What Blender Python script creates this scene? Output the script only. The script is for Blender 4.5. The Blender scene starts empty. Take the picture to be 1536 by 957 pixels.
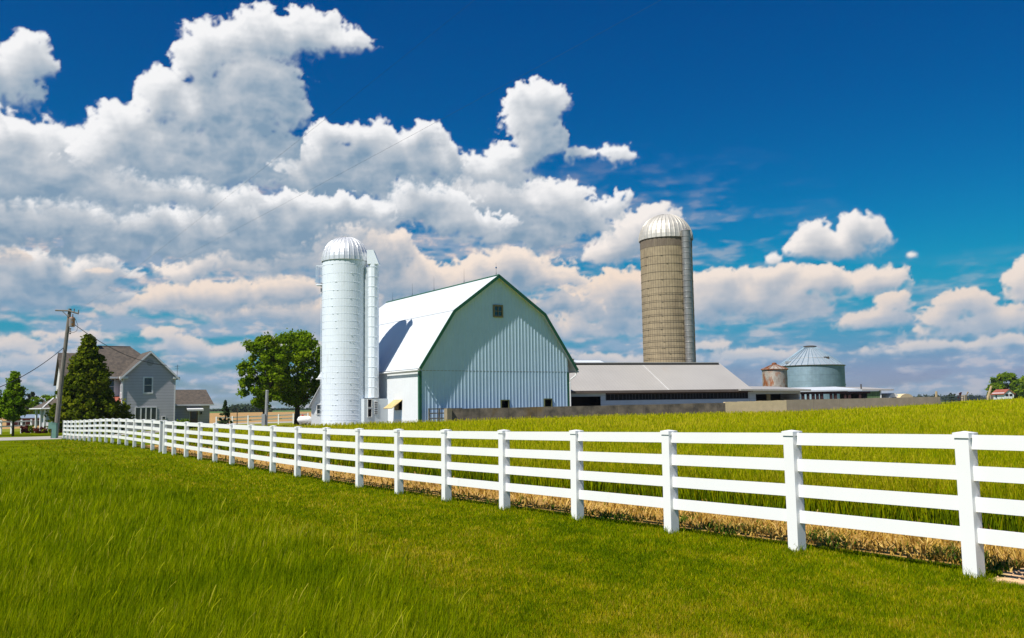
import bpy, math, random
import numpy as np
from mathutils import Vector, Matrix
S = bpy.context.scene; COL = S.collection
R = math.radians

# ---------------------------------------------------------------- camera
F_PX=1330.0; HOR=608.0; PITCH=math.atan((HOR-478.5)/F_PX); ROLL=0.0145; EYE=1.756
cp,sp=math.cos(PITCH),math.sin(PITCH)
Fv=np.array([0,cp,sp]);U0=np.array([0,-sp,cp]);X0=np.array([1.,0,0])
Rv=math.cos(ROLL)*X0-math.sin(ROLL)*U0; Uv=math.sin(ROLL)*X0+math.cos(ROLL)*U0
cam=bpy.data.cameras.new('camera'); camo=bpy.data.objects.new('camera',cam); COL.objects.link(camo)
cam.sensor_width=36; cam.lens=F_PX/1536*36; cam.clip_start=.1; cam.clip_end=40000
M=Matrix(((Rv[0],Uv[0],-Fv[0],0),(Rv[1],Uv[1],-Fv[1],0),(Rv[2],Uv[2],-Fv[2],EYE),(0,0,0,1)))
camo.matrix_world=M; S.camera=camo
S.render.resolution_x=1024; S.render.resolution_y=638

# ---------------------------------------------------------------- light
SUN_AZ=math.atan2(-.725,-.689)     # towards the sun, from +Y clockwise
SUN_EL=R(55)
w=bpy.data.worlds.new('World'); S.world=w; w.use_nodes=True
nt=w.node_tree; nt.nodes.clear()
sky=nt.nodes.new('ShaderNodeTexSky'); sky.sky_type='NISHITA'; sky.sun_disc=False
sky.sun_elevation=SUN_EL; sky.sun_rotation=SUN_AZ%(2*math.pi); sky.altitude=0; sky.air_density=1.0; sky.dust_density=.3; sky.ozone_density=4.5
hs=nt.nodes.new('ShaderNodeHueSaturation'); hs.inputs['Saturation'].default_value=1.25; hs.inputs['Hue'].default_value=.497; hs.inputs['Value'].default_value=1.0
bg=nt.nodes.new('ShaderNodeBackground'); bg.inputs['Strength'].default_value=.078
out=nt.nodes.new('ShaderNodeOutputWorld')
tn=nt.nodes.new('ShaderNodeMix'); tn.data_type='RGBA'; tn.blend_type='MULTIPLY'; tn.inputs[0].default_value=1; tn.inputs[7].default_value=(.50,.585,.79,1)
nt.links.new(sky.outputs[0],tn.inputs[6]); nt.links.new(tn.outputs[2],hs.inputs['Color']); 
sc_=nt.nodes.new('ShaderNodeSeparateColor'); cc_=nt.nodes.new('ShaderNodeCombineColor'); nt.links.new(hs.outputs[0],sc_.inputs[0])
for i_,(k_,e_) in enumerate(((2.67**-1.2,2.2),(1.05,1.36),(1.0,1.0))):   # clear, deep polarised blue turning cyan lower down
    pw_=nt.nodes.new('ShaderNodeMath'); pw_.operation='POWER'; pw_.inputs[1].default_value=e_; nt.links.new(sc_.outputs[i_],pw_.inputs[0])
    ml_=nt.nodes.new('ShaderNodeMath'); ml_.operation='MULTIPLY'; ml_.inputs[1].default_value=k_; nt.links.new(pw_.outputs[0],ml_.inputs[0]); 
    sm_=nt.nodes.new('ShaderNodeMath'); sm_.operation='SMOOTH_MIN'; sm_.inputs[1].default_value=(2.6,3.25,5.2)[i_]; sm_.inputs[2].default_value=1.2; nt.links.new(ml_.outputs[0],sm_.inputs[0]); nt.links.new(sm_.outputs[0],cc_.inputs[i_])
nt.links.new(cc_.outputs[0],bg.inputs[0]); nt.links.new(bg.outputs[0],out.inputs[0])
sl=bpy.data.lights.new('sun','SUN'); sl.energy=5.0; sl.angle=R(.5); sl.color=(1,.945,.86)
so=bpy.data.objects.new('sun',sl); COL.objects.link(so)
sd=Vector((-.725*math.cos(SUN_EL),-.689*math.cos(SUN_EL),math.sin(SUN_EL))).normalized()
so.rotation_euler=sd.to_track_quat('Z','Y').to_euler(); so.location=(-20,-20,40)
S.view_settings.view_transform='Standard'; S.view_settings.look='None'; S.view_settings.exposure=.32; S.view_settings.gamma=1
S.render.engine='CYCLES'; S.cycles.max_bounces=5; S.cycles.diffuse_bounces=2; S.cycles.glossy_bounces=2; S.cycles.transmission_bounces=2; S.cycles.transparent_max_bounces=6
S.cycles.use_adaptive_sampling=True; S.cycles.adaptive_threshold=.01
try: S.cycles.use_denoising=True; S.cycles.denoiser='OPENIMAGEDENOISE'; S.cycles.denoising_prefilter='ACCURATE'
except Exception as e: print('denoise',e)
S.cycles.sample_clamp_indirect=4

# ---------------------------------------------------------------- helpers
def ray(u,v): return Rv*((u-768)/F_PX)+Uv*((478.5-v)/F_PX)+Fv
def at(u,v,D):
    d=ray(u,v); d=d/d[1]*D; return (d[0],D,d[2]+EYE)
def azel(u,v):
    d=ray(u,v); return math.degrees(math.atan2(d[0],d[1])), math.degrees(math.atan2(d[2],math.hypot(d[0],d[1])))
G2=np.array([.836,.549]); F2=np.array([-.549,.836]); P0=np.array([4.48,8.87]); STEP=2.121
def st(x,y):
    dx=x-P0[0]; dy=y-P0[1]; return dx*G2[0]+dy*G2[1], dx*F2[0]+dy*F2[1]
def xy(s,t): return P0[0]+s*G2[0]+t*F2[0], P0[1]+s*G2[1]+t*F2[1]
_k=np.array([-40,-2,0,3,5,8,11,14,16,18,22,25,33,45,90])*STEP
_z=np.array([.0,.02,.02,-.07,-.115,-.155,-.165,-.13,-.10,-.045,-.045,-.09,-.31,-.33,-.33])
def terr(x,y):
    x=np.asarray(x,float); y=np.asarray(y,float)
    s,t=st(x,y)
    z=sum(np.interp(t+o,_k,_z) for o in (-2,-1,0,1,2))/5
    f=np.clip((s-8)/30,0,1); z=z*(1-f)+(-.02)*f*1.0 if True else z
    far=np.clip((y-38)/25,0,1); far=far*far*(3-2*far)
    rise=.036*np.logaddexp(0,(x-26)/2.5)*2.5
    rise=1.35*(1-np.exp(-rise/1.35)) if False else np.minimum(rise,1.5)
    lf=np.clip((y-110)/80,0,1)
    fr=np.clip((s-4)/42,0,1); z=z+.34*fr*fr*(3-2*fr)*(1-lf)
    z=z+rise*far*(1-lf)
    # gentle unevenness
    z=z+.03*np.sin(x*.21+1.3)*np.sin(y*.17+.4)*np.clip((y-5)/20,0,1)
    return z
def T(x,y): return float(terr(x,y))

class MB:
    def __init__(s): s.v=[]; s.f=[]
    def add(s,vs,fs):
        b=len(s.v); s.v+= [tuple(map(float,p)) for p in vs]; s.f+=[tuple(b+i for i in f) for f in fs]; return s
    def box(s,x0,x1,y0,y1,z0,z1):
        return s.add([(x0,y0,z0),(x1,y0,z0),(x1,y1,z0),(x0,y1,z0),(x0,y0,z1),(x1,y0,z1),(x1,y1,z1),(x0,y1,z1)],
            [(3,2,1,0),(4,5,6,7),(0,1,5,4),(1,2,6,5),(2,3,7,6),(3,0,4,7)])
    def hexa(s,p): # 8 points bottom 4 ccw, top 4
        return s.add(p,[(3,2,1,0),(4,5,6,7),(0,1,5,4),(1,2,6,5),(2,3,7,6),(3,0,4,7)])
    def tube(s,pts,rad,n=8,cap=True):
        pts=[Vector(p) for p in pts]
        if not hasattr(rad,'__len__'): rad=[rad]*len(pts)
        b=len(s.v); N=len(pts)
        for i,p in enumerate(pts):
            d=(pts[min(i+1,N-1)]-pts[max(i-1,0)]).normalized()
            a=Vector((0,0,1)) if abs(d.z)<.9 else Vector((1,0,0))
            u=d.cross(a).normalized(); v=d.cross(u)
            for k in range(n):
                q=p+(u*math.cos(2*math.pi*k/n)+v*math.sin(2*math.pi*k/n))*rad[i]; s.v.append(tuple(q))
        for i in range(N-1):
            for k in range(n):
                a0=b+i*n+k; a1=b+i*n+(k+1)%n; s.f.append((a0,a1,a1+n,a0+n))
        if cap: s.f.append(tuple(b+k for k in range(n))[::-1]); s.f.append(tuple(b+(N-1)*n+k for k in range(n)))
        return s
    def lathe(s,prof,n=48,cx=0,cy=0,amp=None):
        b=len(s.v); N=len(prof)
        for i,(r,z) in enumerate(prof):
            for k in range(n):
                a=2*math.pi*k/n; rr=r*(1+(amp(k,i) if amp else 0)); s.v.append((cx+rr*math.cos(a),cy+rr*math.sin(a),z))
        for i in range(N-1):
            for k in range(n):
                a0=b+i*n+k; a1=b+i*n+(k+1)%n; s.f.append((a0,a1,a1+n,a0+n))
        return s
    def prism(s,poly,y0,y1):  # poly in x,z ; extruded in y
        n=len(poly); vs=[(x,y0,z) for x,z in poly]+[(x,y1,z) for x,z in poly]
        fs=[tuple(range(n)),tuple(range(2*n-1,n-1,-1))]+[((i+1)%n,i,n+i,n+(i+1)%n) for i in range(n)]
        return s.add(vs,fs)
    def prismx(s,poly,x0,x1): # poly in y,z ; extruded in x
        n=len(poly); vs=[(x0,y,z) for y,z in poly]+[(x1,y,z) for y,z in poly]
        fs=[tuple(range(n)),tuple(range(2*n-1,n-1,-1))]+[((i+1)%n,i,n+i,n+(i+1)%n) for i in range(n)]
        return s.add(vs,fs)
    def prismz(s,poly,z0,z1):
        n=len(poly); vs=[(x,y,z0) for x,y in poly]+[(x,y,z1) for x,y in poly]
        fs=[tuple(range(n)),tuple(range(2*n-1,n-1,-1))]+[((i+1)%n,i,n+i,n+(i+1)%n) for i in range(n)]
        return s.add(vs,fs)
    def slab(s,a,b,c,d,th): # quad a b c d with thickness along -normal
        a,b,c,d=map(Vector,(a,b,c,d)); nn=(b-a).cross(d-a).normalized()
        if nn.z<0: nn=-nn
        lo=[p-nn*th for p in (a,b,c,d)]
        return s.hexa(lo+[a,b,c,d])
    def build(s,name,m,parent=None,smooth=False,loc=None,rz=None):
        me=bpy.data.meshes.new(name); me.from_pydata(s.v,[],s.f); me.update()
        if smooth: me.polygons.foreach_set('use_smooth',[True]*len(me.polygons))
        o=bpy.data.objects.new(name,me); COL.objects.link(o)
        if m: me.materials.append(m)
        if parent: o.parent=parent
        if loc is not None: o.location=loc
        if rz is not None: o.rotation_euler=(0,0,rz)
        return o
def fixn(o):
    import bmesh
    bm=bmesh.new(); bm.from_mesh(o.data); bmesh.ops.recalc_face_normals(bm,faces=bm.faces); bm.to_mesh(o.data); bm.free(); return o
def tag(o,label=None,cat=None,group=None,kind=None):
    if label: o['label']=label
    if cat: o['category']=cat
    if group: o['group']=group
    if kind: o['kind']=kind
    return o
def empty(name,loc,rz=0):
    o=bpy.data.objects.new(name,None); o.empty_display_size=.3; COL.objects.link(o); o.location=loc; o.rotation_euler=(0,0,rz); return o
def copy_tree(o,parent=None):
    c=o.copy(); COL.objects.link(c); c.parent=parent
    for ch in [q for q in bpy.data.objects if q.parent==o]: copy_tree(ch,c)
    return c

# ---------------------------------------------------------------- materials
def nmat(name):
    m=bpy.data.materials.new(name); m.use_nodes=True; n=m.node_tree; b=n.nodes['Principled BSDF']; return m,n,b
def mat(name,col,rough=.7,metal=0,var=.12,scale=2.0,bump=.0,bscale=30,col2=None,lines=None,spec=.5,stretch=None,dirt=None,coat=0):
    """lines: list of (axis, spacing, width fraction, darkness, bump)"""
    m,n,b=nmat(name); L=n.links.new; N=n.nodes.new
    b.inputs['Roughness'].default_value=rough; b.inputs['Metallic'].default_value=metal; b.inputs['Specular IOR Level'].default_value=spec
    tc=N('ShaderNodeTexCoord'); src=tc.outputs['Object']
    if stretch:
        mp=N('ShaderNodeMapping'); mp.inputs['Scale'].default_value=stretch; L(src,mp.inputs[0]); nsrc=mp.outputs[0]
    else: nsrc=src
    no=N('ShaderNodeTexNoise'); no.inputs['Scale'].default_value=scale; no.inputs['Detail'].default_value=6; no.inputs['Roughness'].default_value=.62; L(nsrc,no.inputs['Vector'])
    cr=N('ShaderNodeMapRange'); cr.inputs[1].default_value=.3; cr.inputs[2].default_value=.7; L(no.outputs[0],cr.inputs[0])
    mx=N('ShaderNodeMix'); mx.data_type='RGBA'; L(cr.outputs[0],mx.inputs[0])
    c2=col2 if col2 else tuple(c*(1-var*2) for c in col)
    mx.inputs[6].default_value=(*c2,1); mx.inputs[7].default_value=(*col,1)
    cur=mx.outputs[2]
    if dirt:   # (colour, scale, threshold, stretch)
        dc,ds,dt,dst=dirt
        mp=N('ShaderNodeMapping'); mp.inputs['Scale'].default_value=dst; L(src,mp.inputs[0])
        n2=N('ShaderNodeTexNoise'); n2.inputs['Scale'].default_value=ds; n2.inputs['Detail'].default_value=7; n2.inputs['Roughness'].default_value=.65; L(mp.outputs[0],n2.inputs['Vector'])
        r2=N('ShaderNodeMapRange'); r2.inputs[1].default_value=dt; r2.inputs[2].default_value=dt+.12; L(n2.outputs[0],r2.inputs[0])
        m2=N('ShaderNodeMix'); m2.data_type='RGBA'; L(r2.outputs[0],m2.inputs[0]); L(cur,m2.inputs[6]); m2.inputs[7].default_value=(*dc,1); cur=m2.outputs[2]
    hgt=None
    if lines:
        sx=N('ShaderNodeSeparateXYZ'); L(src,sx.inputs[0])
        for ax,spc,wf,dk,bp in lines:
            d=N('ShaderNodeMath'); d.operation='DIVIDE'; d.inputs[1].default_value=spc
            if ax=='A':
                at2=N('ShaderNodeMath'); at2.operation='ARCTAN2'; L(sx.outputs[1],at2.inputs[0]); L(sx.outputs[0],at2.inputs[1]); L(at2.outputs[0],d.inputs[0])
            else: L(sx.outputs['XYZ'.index(ax)],d.inputs[0])
            fr=N('ShaderNodeMath'); fr.operation='FRACT'; L(d.outputs[0],fr.inputs[0])
            lt=N('ShaderNodeMath'); lt.operation='LESS_THAN'; L(fr.outputs[0],lt.inputs[0]); lt.inputs[1].default_value=wf
            ml=N('ShaderNodeMath'); ml.operation='MULTIPLY'; L(lt.outputs[0],ml.inputs[0]); ml.inputs[1].default_value=dk
            mm=N('ShaderNodeMix'); mm.data_type='RGBA'; L(ml.outputs[0],mm.inputs[0]); L(cur,mm.inputs[6]); mm.inputs[7].default_value=(*(c*.25 for c in col),1); cur=mm.outputs[2]
    L(cur,b.inputs['Base Color'])
    if bump:
        n3=N('ShaderNodeTexNoise'); n3.inputs['Scale'].default_value=bscale; n3.inputs['Detail'].default_value=4; L(src,n3.inputs['Vector'])
        bn=N('ShaderNodeBump'); bn.inputs['Strength'].default_value=bump; bn.inputs['Distance'].default_value=.03; L(n3.outputs[0],bn.inputs['Height']); L(bn.outputs[0],b.inputs['Normal'])
    if coat: b.inputs['Coat Weight'].default_value=coat
    return m
def leafmat(name,cols,trans=.35,rough=.55):
    """colour from the per-vertex 'tint' attribute (0..1) through a ramp"""
    m=bpy.data.materials.new(name); m.use_nodes=True; n=m.node_tree; n.nodes.clear(); L=n.links.new; N=n.nodes.new
    a=N('ShaderNodeAttribute'); a.attribute_name='tint'
    r=N('ShaderNodeValToRGB'); L(a.outputs['Fac'],r.inputs[0]); el=r.color_ramp.elements
    el[0].position=cols[0][0]; el[0].color=(*cols[0][1],1); el[1].position=cols[-1][0]; el[1].color=(*cols[-1][1],1)
    for p,c in cols[1:-1]: e=el.new(p); e.color=(*c,1)
    d=N('ShaderNodeBsdfDiffuse'); L(r.outputs[0],d.inputs[0])
    t=N('ShaderNodeBsdfTranslucent'); L(r.outputs[0],t.inputs[0])
    mx=N('ShaderNodeMixShader'); mx.inputs[0].default_value=trans; L(d.outputs[0],mx.inputs[1]); L(t.outputs[0],mx.inputs[2])
    o=N('ShaderNodeOutputMaterial'); L(mx.outputs[0],o.inputs[0]); return m
WHITE=(.80,.80,.79)
M_vinyl=mat('white_vinyl',(.87,.87,.86),.4,0,.02,1.2,dirt=((.74,.73,.68),1.7,.66,(1,1,1)))
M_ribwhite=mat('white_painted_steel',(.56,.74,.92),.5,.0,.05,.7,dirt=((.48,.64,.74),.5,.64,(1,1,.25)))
M_sidewhite=mat('white_painted_side',(.76,.79,.82),.5,0,.03,.8,lines=[('Y',.3,.14,.10,0)])
M_roofwhite=mat('white_roof_steel',(.66,.70,.74),.45,0,.04,.5,lines=[('Y',.45,.10,.16,0)],dirt=((.58,.61,.62),.5,.6,(.2,1,.2)),stretch=(.3,1,.3))
M_green=mat('green_trim',(.012,.11,.055),.5,0,.1,3)
M_siloW=mat('white_silo_paint',(.78,.85,.93),.5,0,.05,.8,dirt=((.60,.62,.62),1.2,.60,(1,1,.2)))
M_dome=mat('galvanised_dome',(.86,.87,.88),.38,.4,.12,3,stretch=(1,1,.4))
M_domeB=mat('weathered_dome',(.66,.62,.55),.5,.35,.14,2)
M_chuteB=mat('galvanised_chute',(.40,.385,.36),.42,.6,.2,2)
M_galv=mat('galvanised_steel',(.24,.36,.45),.55,.2,.14,1.2,lines=[('Z',.11,.3,.16,0),('Z',.88,.06,.3,0)])
M_galvroof=mat('galvanised_roof',(.50,.58,.63),.42,.45,.1,2)
M_rust=mat('rusty_steel',(.50,.46,.40),.6,.3,.2,2.5,dirt=((.30,.10,.03),1.4,.50,(1,1,.45)),lines=[('Z',.9,.06,.4,0)])
M_rust2=mat('rust',(.30,.11,.045),.8,.1,.25,3,dirt=((.42,.36,.30),2,.55,(1,1,1)))
M_stave=mat('concrete_stave',(.38,.30,.185),.85,0,.16,1.6,lines=[('A',2*math.pi/60,.20,.55,0)],dirt=((.235,.18,.11),.55,.56,(1,1,.22)),bump=.3,bscale=14)
M_hoop=mat('steel_hoop',(.12,.10,.08),.6,.5,.2,5)
M_wallmoss=mat('mossy_concrete',(.26,.21,.15),.9,0,.3,1.1,col2=(.05,.045,.036),dirt=((.17,.10,.012),.22,.57,(1,1,.5)),bump=.5,lines=[('X',2.44,.02,.6,0)])
M_wallbeige=mat('pale_concrete',(.72,.57,.34),.85,0,.10,1.6,dirt=((.62,.50,.32),2,.6,(1,1,.4)),bump=.2)
M_walltan=mat('tan_concrete',(.43,.35,.25),.9,0,.14,1.2,dirt=((.34,.29,.21),1.2,.56,(1,1,.35)),bump=.3,lines=[('X',3.05,.012,.5,0)])
M_siding=mat('grey_siding',(.50,.49,.53),.6,0,.04,.8,lines=[('Z',.30,.12,.42,0)])
M_sidingw=mat('white_siding',(.70,.68,.68),.6,0,.04,.8,lines=[('Z',.22,.12,.25,0)])
M_barnsiding=mat('white_board_siding',(.56,.60,.66),.6,0,.06,1.1,lines=[('Z',.42,.08,.4,0)])
M_shingle=mat('brown_shingles',(.135,.105,.08),.9,0,.2,3,col2=(.05,.043,.036),lines=[('Z',.14,.2,.22,0)],bump=.5,bscale=18)
M_metalroof=mat('dull_steel_roof',(.46,.435,.40),.5,.15,.05,.35,lines=[('X',.33,.15,.17,0)],dirt=((.42,.36,.30),.4,.62,(1,.3,1)))
M_brownmetal=mat('brown_eave',(.13,.10,.085),.7,0,.15,2)
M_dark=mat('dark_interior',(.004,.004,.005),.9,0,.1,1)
M_glass=mat('window_glass',(.03,.045,.06),.08,0,.2,.7,spec=.8)
M_wtrim=mat('white_trim',(.74,.75,.75),.5,0,.04,3)
M_tan=mat('tan_frame',(.28,.22,.11),.7,0,.15,5)
M_greenframe=mat('mossy_window_frame',(.16,.17,.06),.8,0,.2,5)
M_yellow=mat('yellow_plywood',(.62,.46,.20),.7,0,.12,2)
M_wood=mat('grey_weathered_pole',(.21,.19,.165),.85,0,.18,3,stretch=(4,4,.5),bump=.3)
M_woodlight=mat('bare_wood',(.45,.34,.19),.8,0,.15,3)
M_rail=mat('old_pipe_rail',(.30,.28,.23),.7,.3,.2,4)
M_steelrail=mat('blue_grey_gate',(.16,.20,.28),.5,.4,.2,3)
M_bark=mat('bark',(.085,.06,.04),.95,0,.25,6,stretch=(1,1,.2),bump=.6,bscale=20)
M_barkgrey=mat('grey_bark',(.10,.075,.055),.95,0,.25,6,stretch=(1,1,.2))
M_brick=mat('red_brown_brick',(.19,.06,.045),.85,0,.15,3,lines=[('Z',.25,.15,.25,0)])
M_redroof=mat('red_roof',(.36,.10,.06),.7,0,.12,.8)
M_blueroof=mat('blue_grey_roof',(.26,.33,.42),.6,.1,.1,1)
M_boxgreen=mat('green_utility_box',(.12,.25,.20),.6,0,.1,4)
M_boxgrey=mat('grey_box',(.33,.34,.34),.6,.1,.1,4)
M_farwire=mat('grey_wire',(.02,.05,.08),.6,0,.1,4)
M_wire=mat('black_wire',(.02,.02,.022),.6,0,.1,4)
M_transformer=mat('rusty_transformer',(.30,.31,.33),.5,.3,.15,3,dirt=((.40,.17,.04),2.2,.42,(1,1,1)))
M_tank=mat('white_tank_paint',(.80,.80,.80),.4,0,.03,2)
M_red=mat('red_cap',(.5,.03,.02),.5)
M_greenpanel=mat('green_corrugated_panel',(.14,.24,.09),.6,0,.2,2,lines=[('X',.3,.3,.4,0)])
M_chim=mat('chimney_brick',(.50,.46,.42),.85,0,.15,4)
M_gravel=mat('gravel',(.42,.39,.35),.95,0,.12,5,bump=.5,bscale=25)

# ---- procedural cloud field
def perlin(x,y,seed):
    rng=np.random.RandomState(seed); n=256
    ang=rng.rand(n,n)*2*np.pi; gx=np.cos(ang).astype(np.float32); gy=np.sin(ang).astype(np.float32)
    xi=np.floor(x).astype(np.int32); yi=np.floor(y).astype(np.int32); xf=x-xi; yf=y-yi
    u=xf*xf*xf*(xf*(xf*6-15)+10); v=yf*yf*yf*(yf*(yf*6-15)+10)
    def g(a,b,p,q):
        i=(xi+a)%n; j=(yi+b)%n; return gx[j,i]*p+gy[j,i]*q
    a=g(0,0,xf,yf); b=g(1,0,xf-1,yf); c=g(0,1,xf,yf-1); d=g(1,1,xf-1,yf-1)
    return (a+(b-a)*u+((c+(d-c)*u)-(a+(b-a)*u))*v)*1.5
def fbm(x,y,seed,octs=5,gain=.5,billow=False):
    s=0;a=1;t=0
    for i in range(octs):
        n=perlin(x*2**i+i*17.3,y*2**i+i*9.1,seed+i)
        s=s+a*((1-2.6*np.abs(n)) if billow else n); t+=a; a*=gain
    return s/t
def sstep(e0,e1,x):
    t=np.clip((x-e0)/(e1-e0),0,1); return t*t*(3-2*t)
# clouds, far to near; each is (warmth, shade, softness, [(u,v,ru,rv,weight), ...]) turned into azimuth / elevation below
CLOUDS=[
 (.8,.7,1.2,[(1000,545,60,12,.8),(905,540,50,10,.8),(1130,535,70,10,.8),(1060,520,40,8,.7),(1400,520,70,9,.7),(1500,515,60,10,.7),(1330,530,50,6,.6)]),
 (.8,.7,1.2,[(270,520,45,14,.9),(330,530,60,14,.9),(60,545,70,10,.8),(15,520,60,10,.8),(120,505,50,10,.8),(240,500,25,8,.8),(430,520,70,12,.8)]),
 (.6,1.8,1.3,[(620,470,160,40,1),(500,480,120,30,1),(760,490,120,24,.9),(860,500,80,18,.8),(400,470,110,22,.9)]),
 (.6,.8,1,[(930,440,75,32,1),(900,470,60,25,.9),(1000,460,60,30,.9),(940,490,70,14,.9)]),
 (.4,.8,1,[(1080,430,60,24,1),(1150,420,60,20,1),(1230,425,60,24,1),(1310,425,50,20,1),(1110,455,110,30,.9),(1190,470,60,18,.9),(1060,460,60,30,.9)]),
 (.6,.8,1,[(1345,452,28,14,1),(1320,478,50,14,1),(1360,443,14,9,1),(1290,488,30,10,.9)]),
 (.5,.8,1,[(1445,455,42,22,1),(1420,475,35,16,1),(1500,475,60,14,.9),(1470,495,90,14,.9)]),
 (.4,.8,1,[(1530,415,25,20,1),(1540,438,40,16,1),(1600,430,70,50,1),(1700,400,60,60,1)]),
 (.5,1.3,1.2,[(330,450,100,24,1),(240,460,60,14,.9),(420,440,70,26,1),(180,468,40,10,.8)]),
 (.5,1.4,1.2,[(560,380,60,40,.9),(600,430,90,40,1),(700,440,70,30,.9),(820,425,60,20,.9),(760,410,90,36,.9),(845,465,50,14,.8)]),
 (.3,1,1,[(340,395,80,20,1),(430,385,70,34,1),(500,360,60,30,1),(560,330,40,24,1),(290,410,50,14,.9)]),
 (.25,.8,.9,[(985,335,40,24,1),(950,355,55,32,1),(920,380,38,22,1),(1010,320,14,11,.8)]),
 (.15,.8,.9,[(1225,355,32,22,1),(1290,350,44,26,1),(1255,372,72,18,1),(1320,345,18,20,1)]),
 (.1,.8,1.2,[(1160,390,12,12,.7),(1366,386,8,4,.6)]),
 (.1,2.2,1.3,[(60,410,130,34,1),(0,440,120,40,1),(130,450,60,16,.8),(-80,430,160,40,1)]),
 (.5,.7,1,[(15,388,32,14,1),(150,408,18,6,.8)]),
 (.05,1,1,[(730,310,110,50,1),(830,310,60,38,1),(870,335,55,32,1),(920,310,26,18,.8),(800,355,80,22,1),(660,300,80,40,1)]),
 (.0,1,.9,[(805,150,42,30,1),(795,180,38,34,1),(815,215,44,26,1),(780,238,46,26,1),(750,262,60,26,1),(700,255,40,22,.9),(875,238,18,9,.9),(930,235,26,16,.9),(908,226,16,8,.8)]),
 (.0,1,1,[(560,320,130,22,.9),(700,335,60,18,.9),(640,300,70,26,1)]),
 (.0,1.5,1,[(510,205,40,22,1),(560,220,55,34,1),(620,218,45,28,1),(480,235,50,26,1),(590,255,95,34,1),(490,270,110,34,1),(655,245,34,26,.9)]),
 (.0,2.0,1,[(60,330,150,30,1),(200,345,170,34,1),(370,340,150,40,1),(480,320,90,30,1),(-80,330,160,60,1),(300,370,160,26,1),(150,375,90,16,.9)]),
 (.0,1,1,[(45,95,48,32,1),(22,130,46,30,1),(0,105,36,28,1),(60,148,20,14,.9),(-40,120,60,50,1)]),
 (.0,1,1,[(90,225,100,34,1),(20,215,70,36,1),(-80,220,120,60,1),(60,275,150,40,1),(190,285,120,34,1),(300,300,90,24,1)]),
 (.0,1.05,1,[(465,52,50,34,1),(400,64,60,38,1),(520,66,36,14,.8),(350,66,50,32,1),(300,85,46,44,1),(390,120,65,42,1),(420,165,42,30,1),(245,150,40,34,1),(330,175,105,58,1),(190,195,55,38,1),(240,112,12,12,.8),(230,235,110,44,1),(340,245,90,44,1),(420,225,40,28,.7)]),
]
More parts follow.
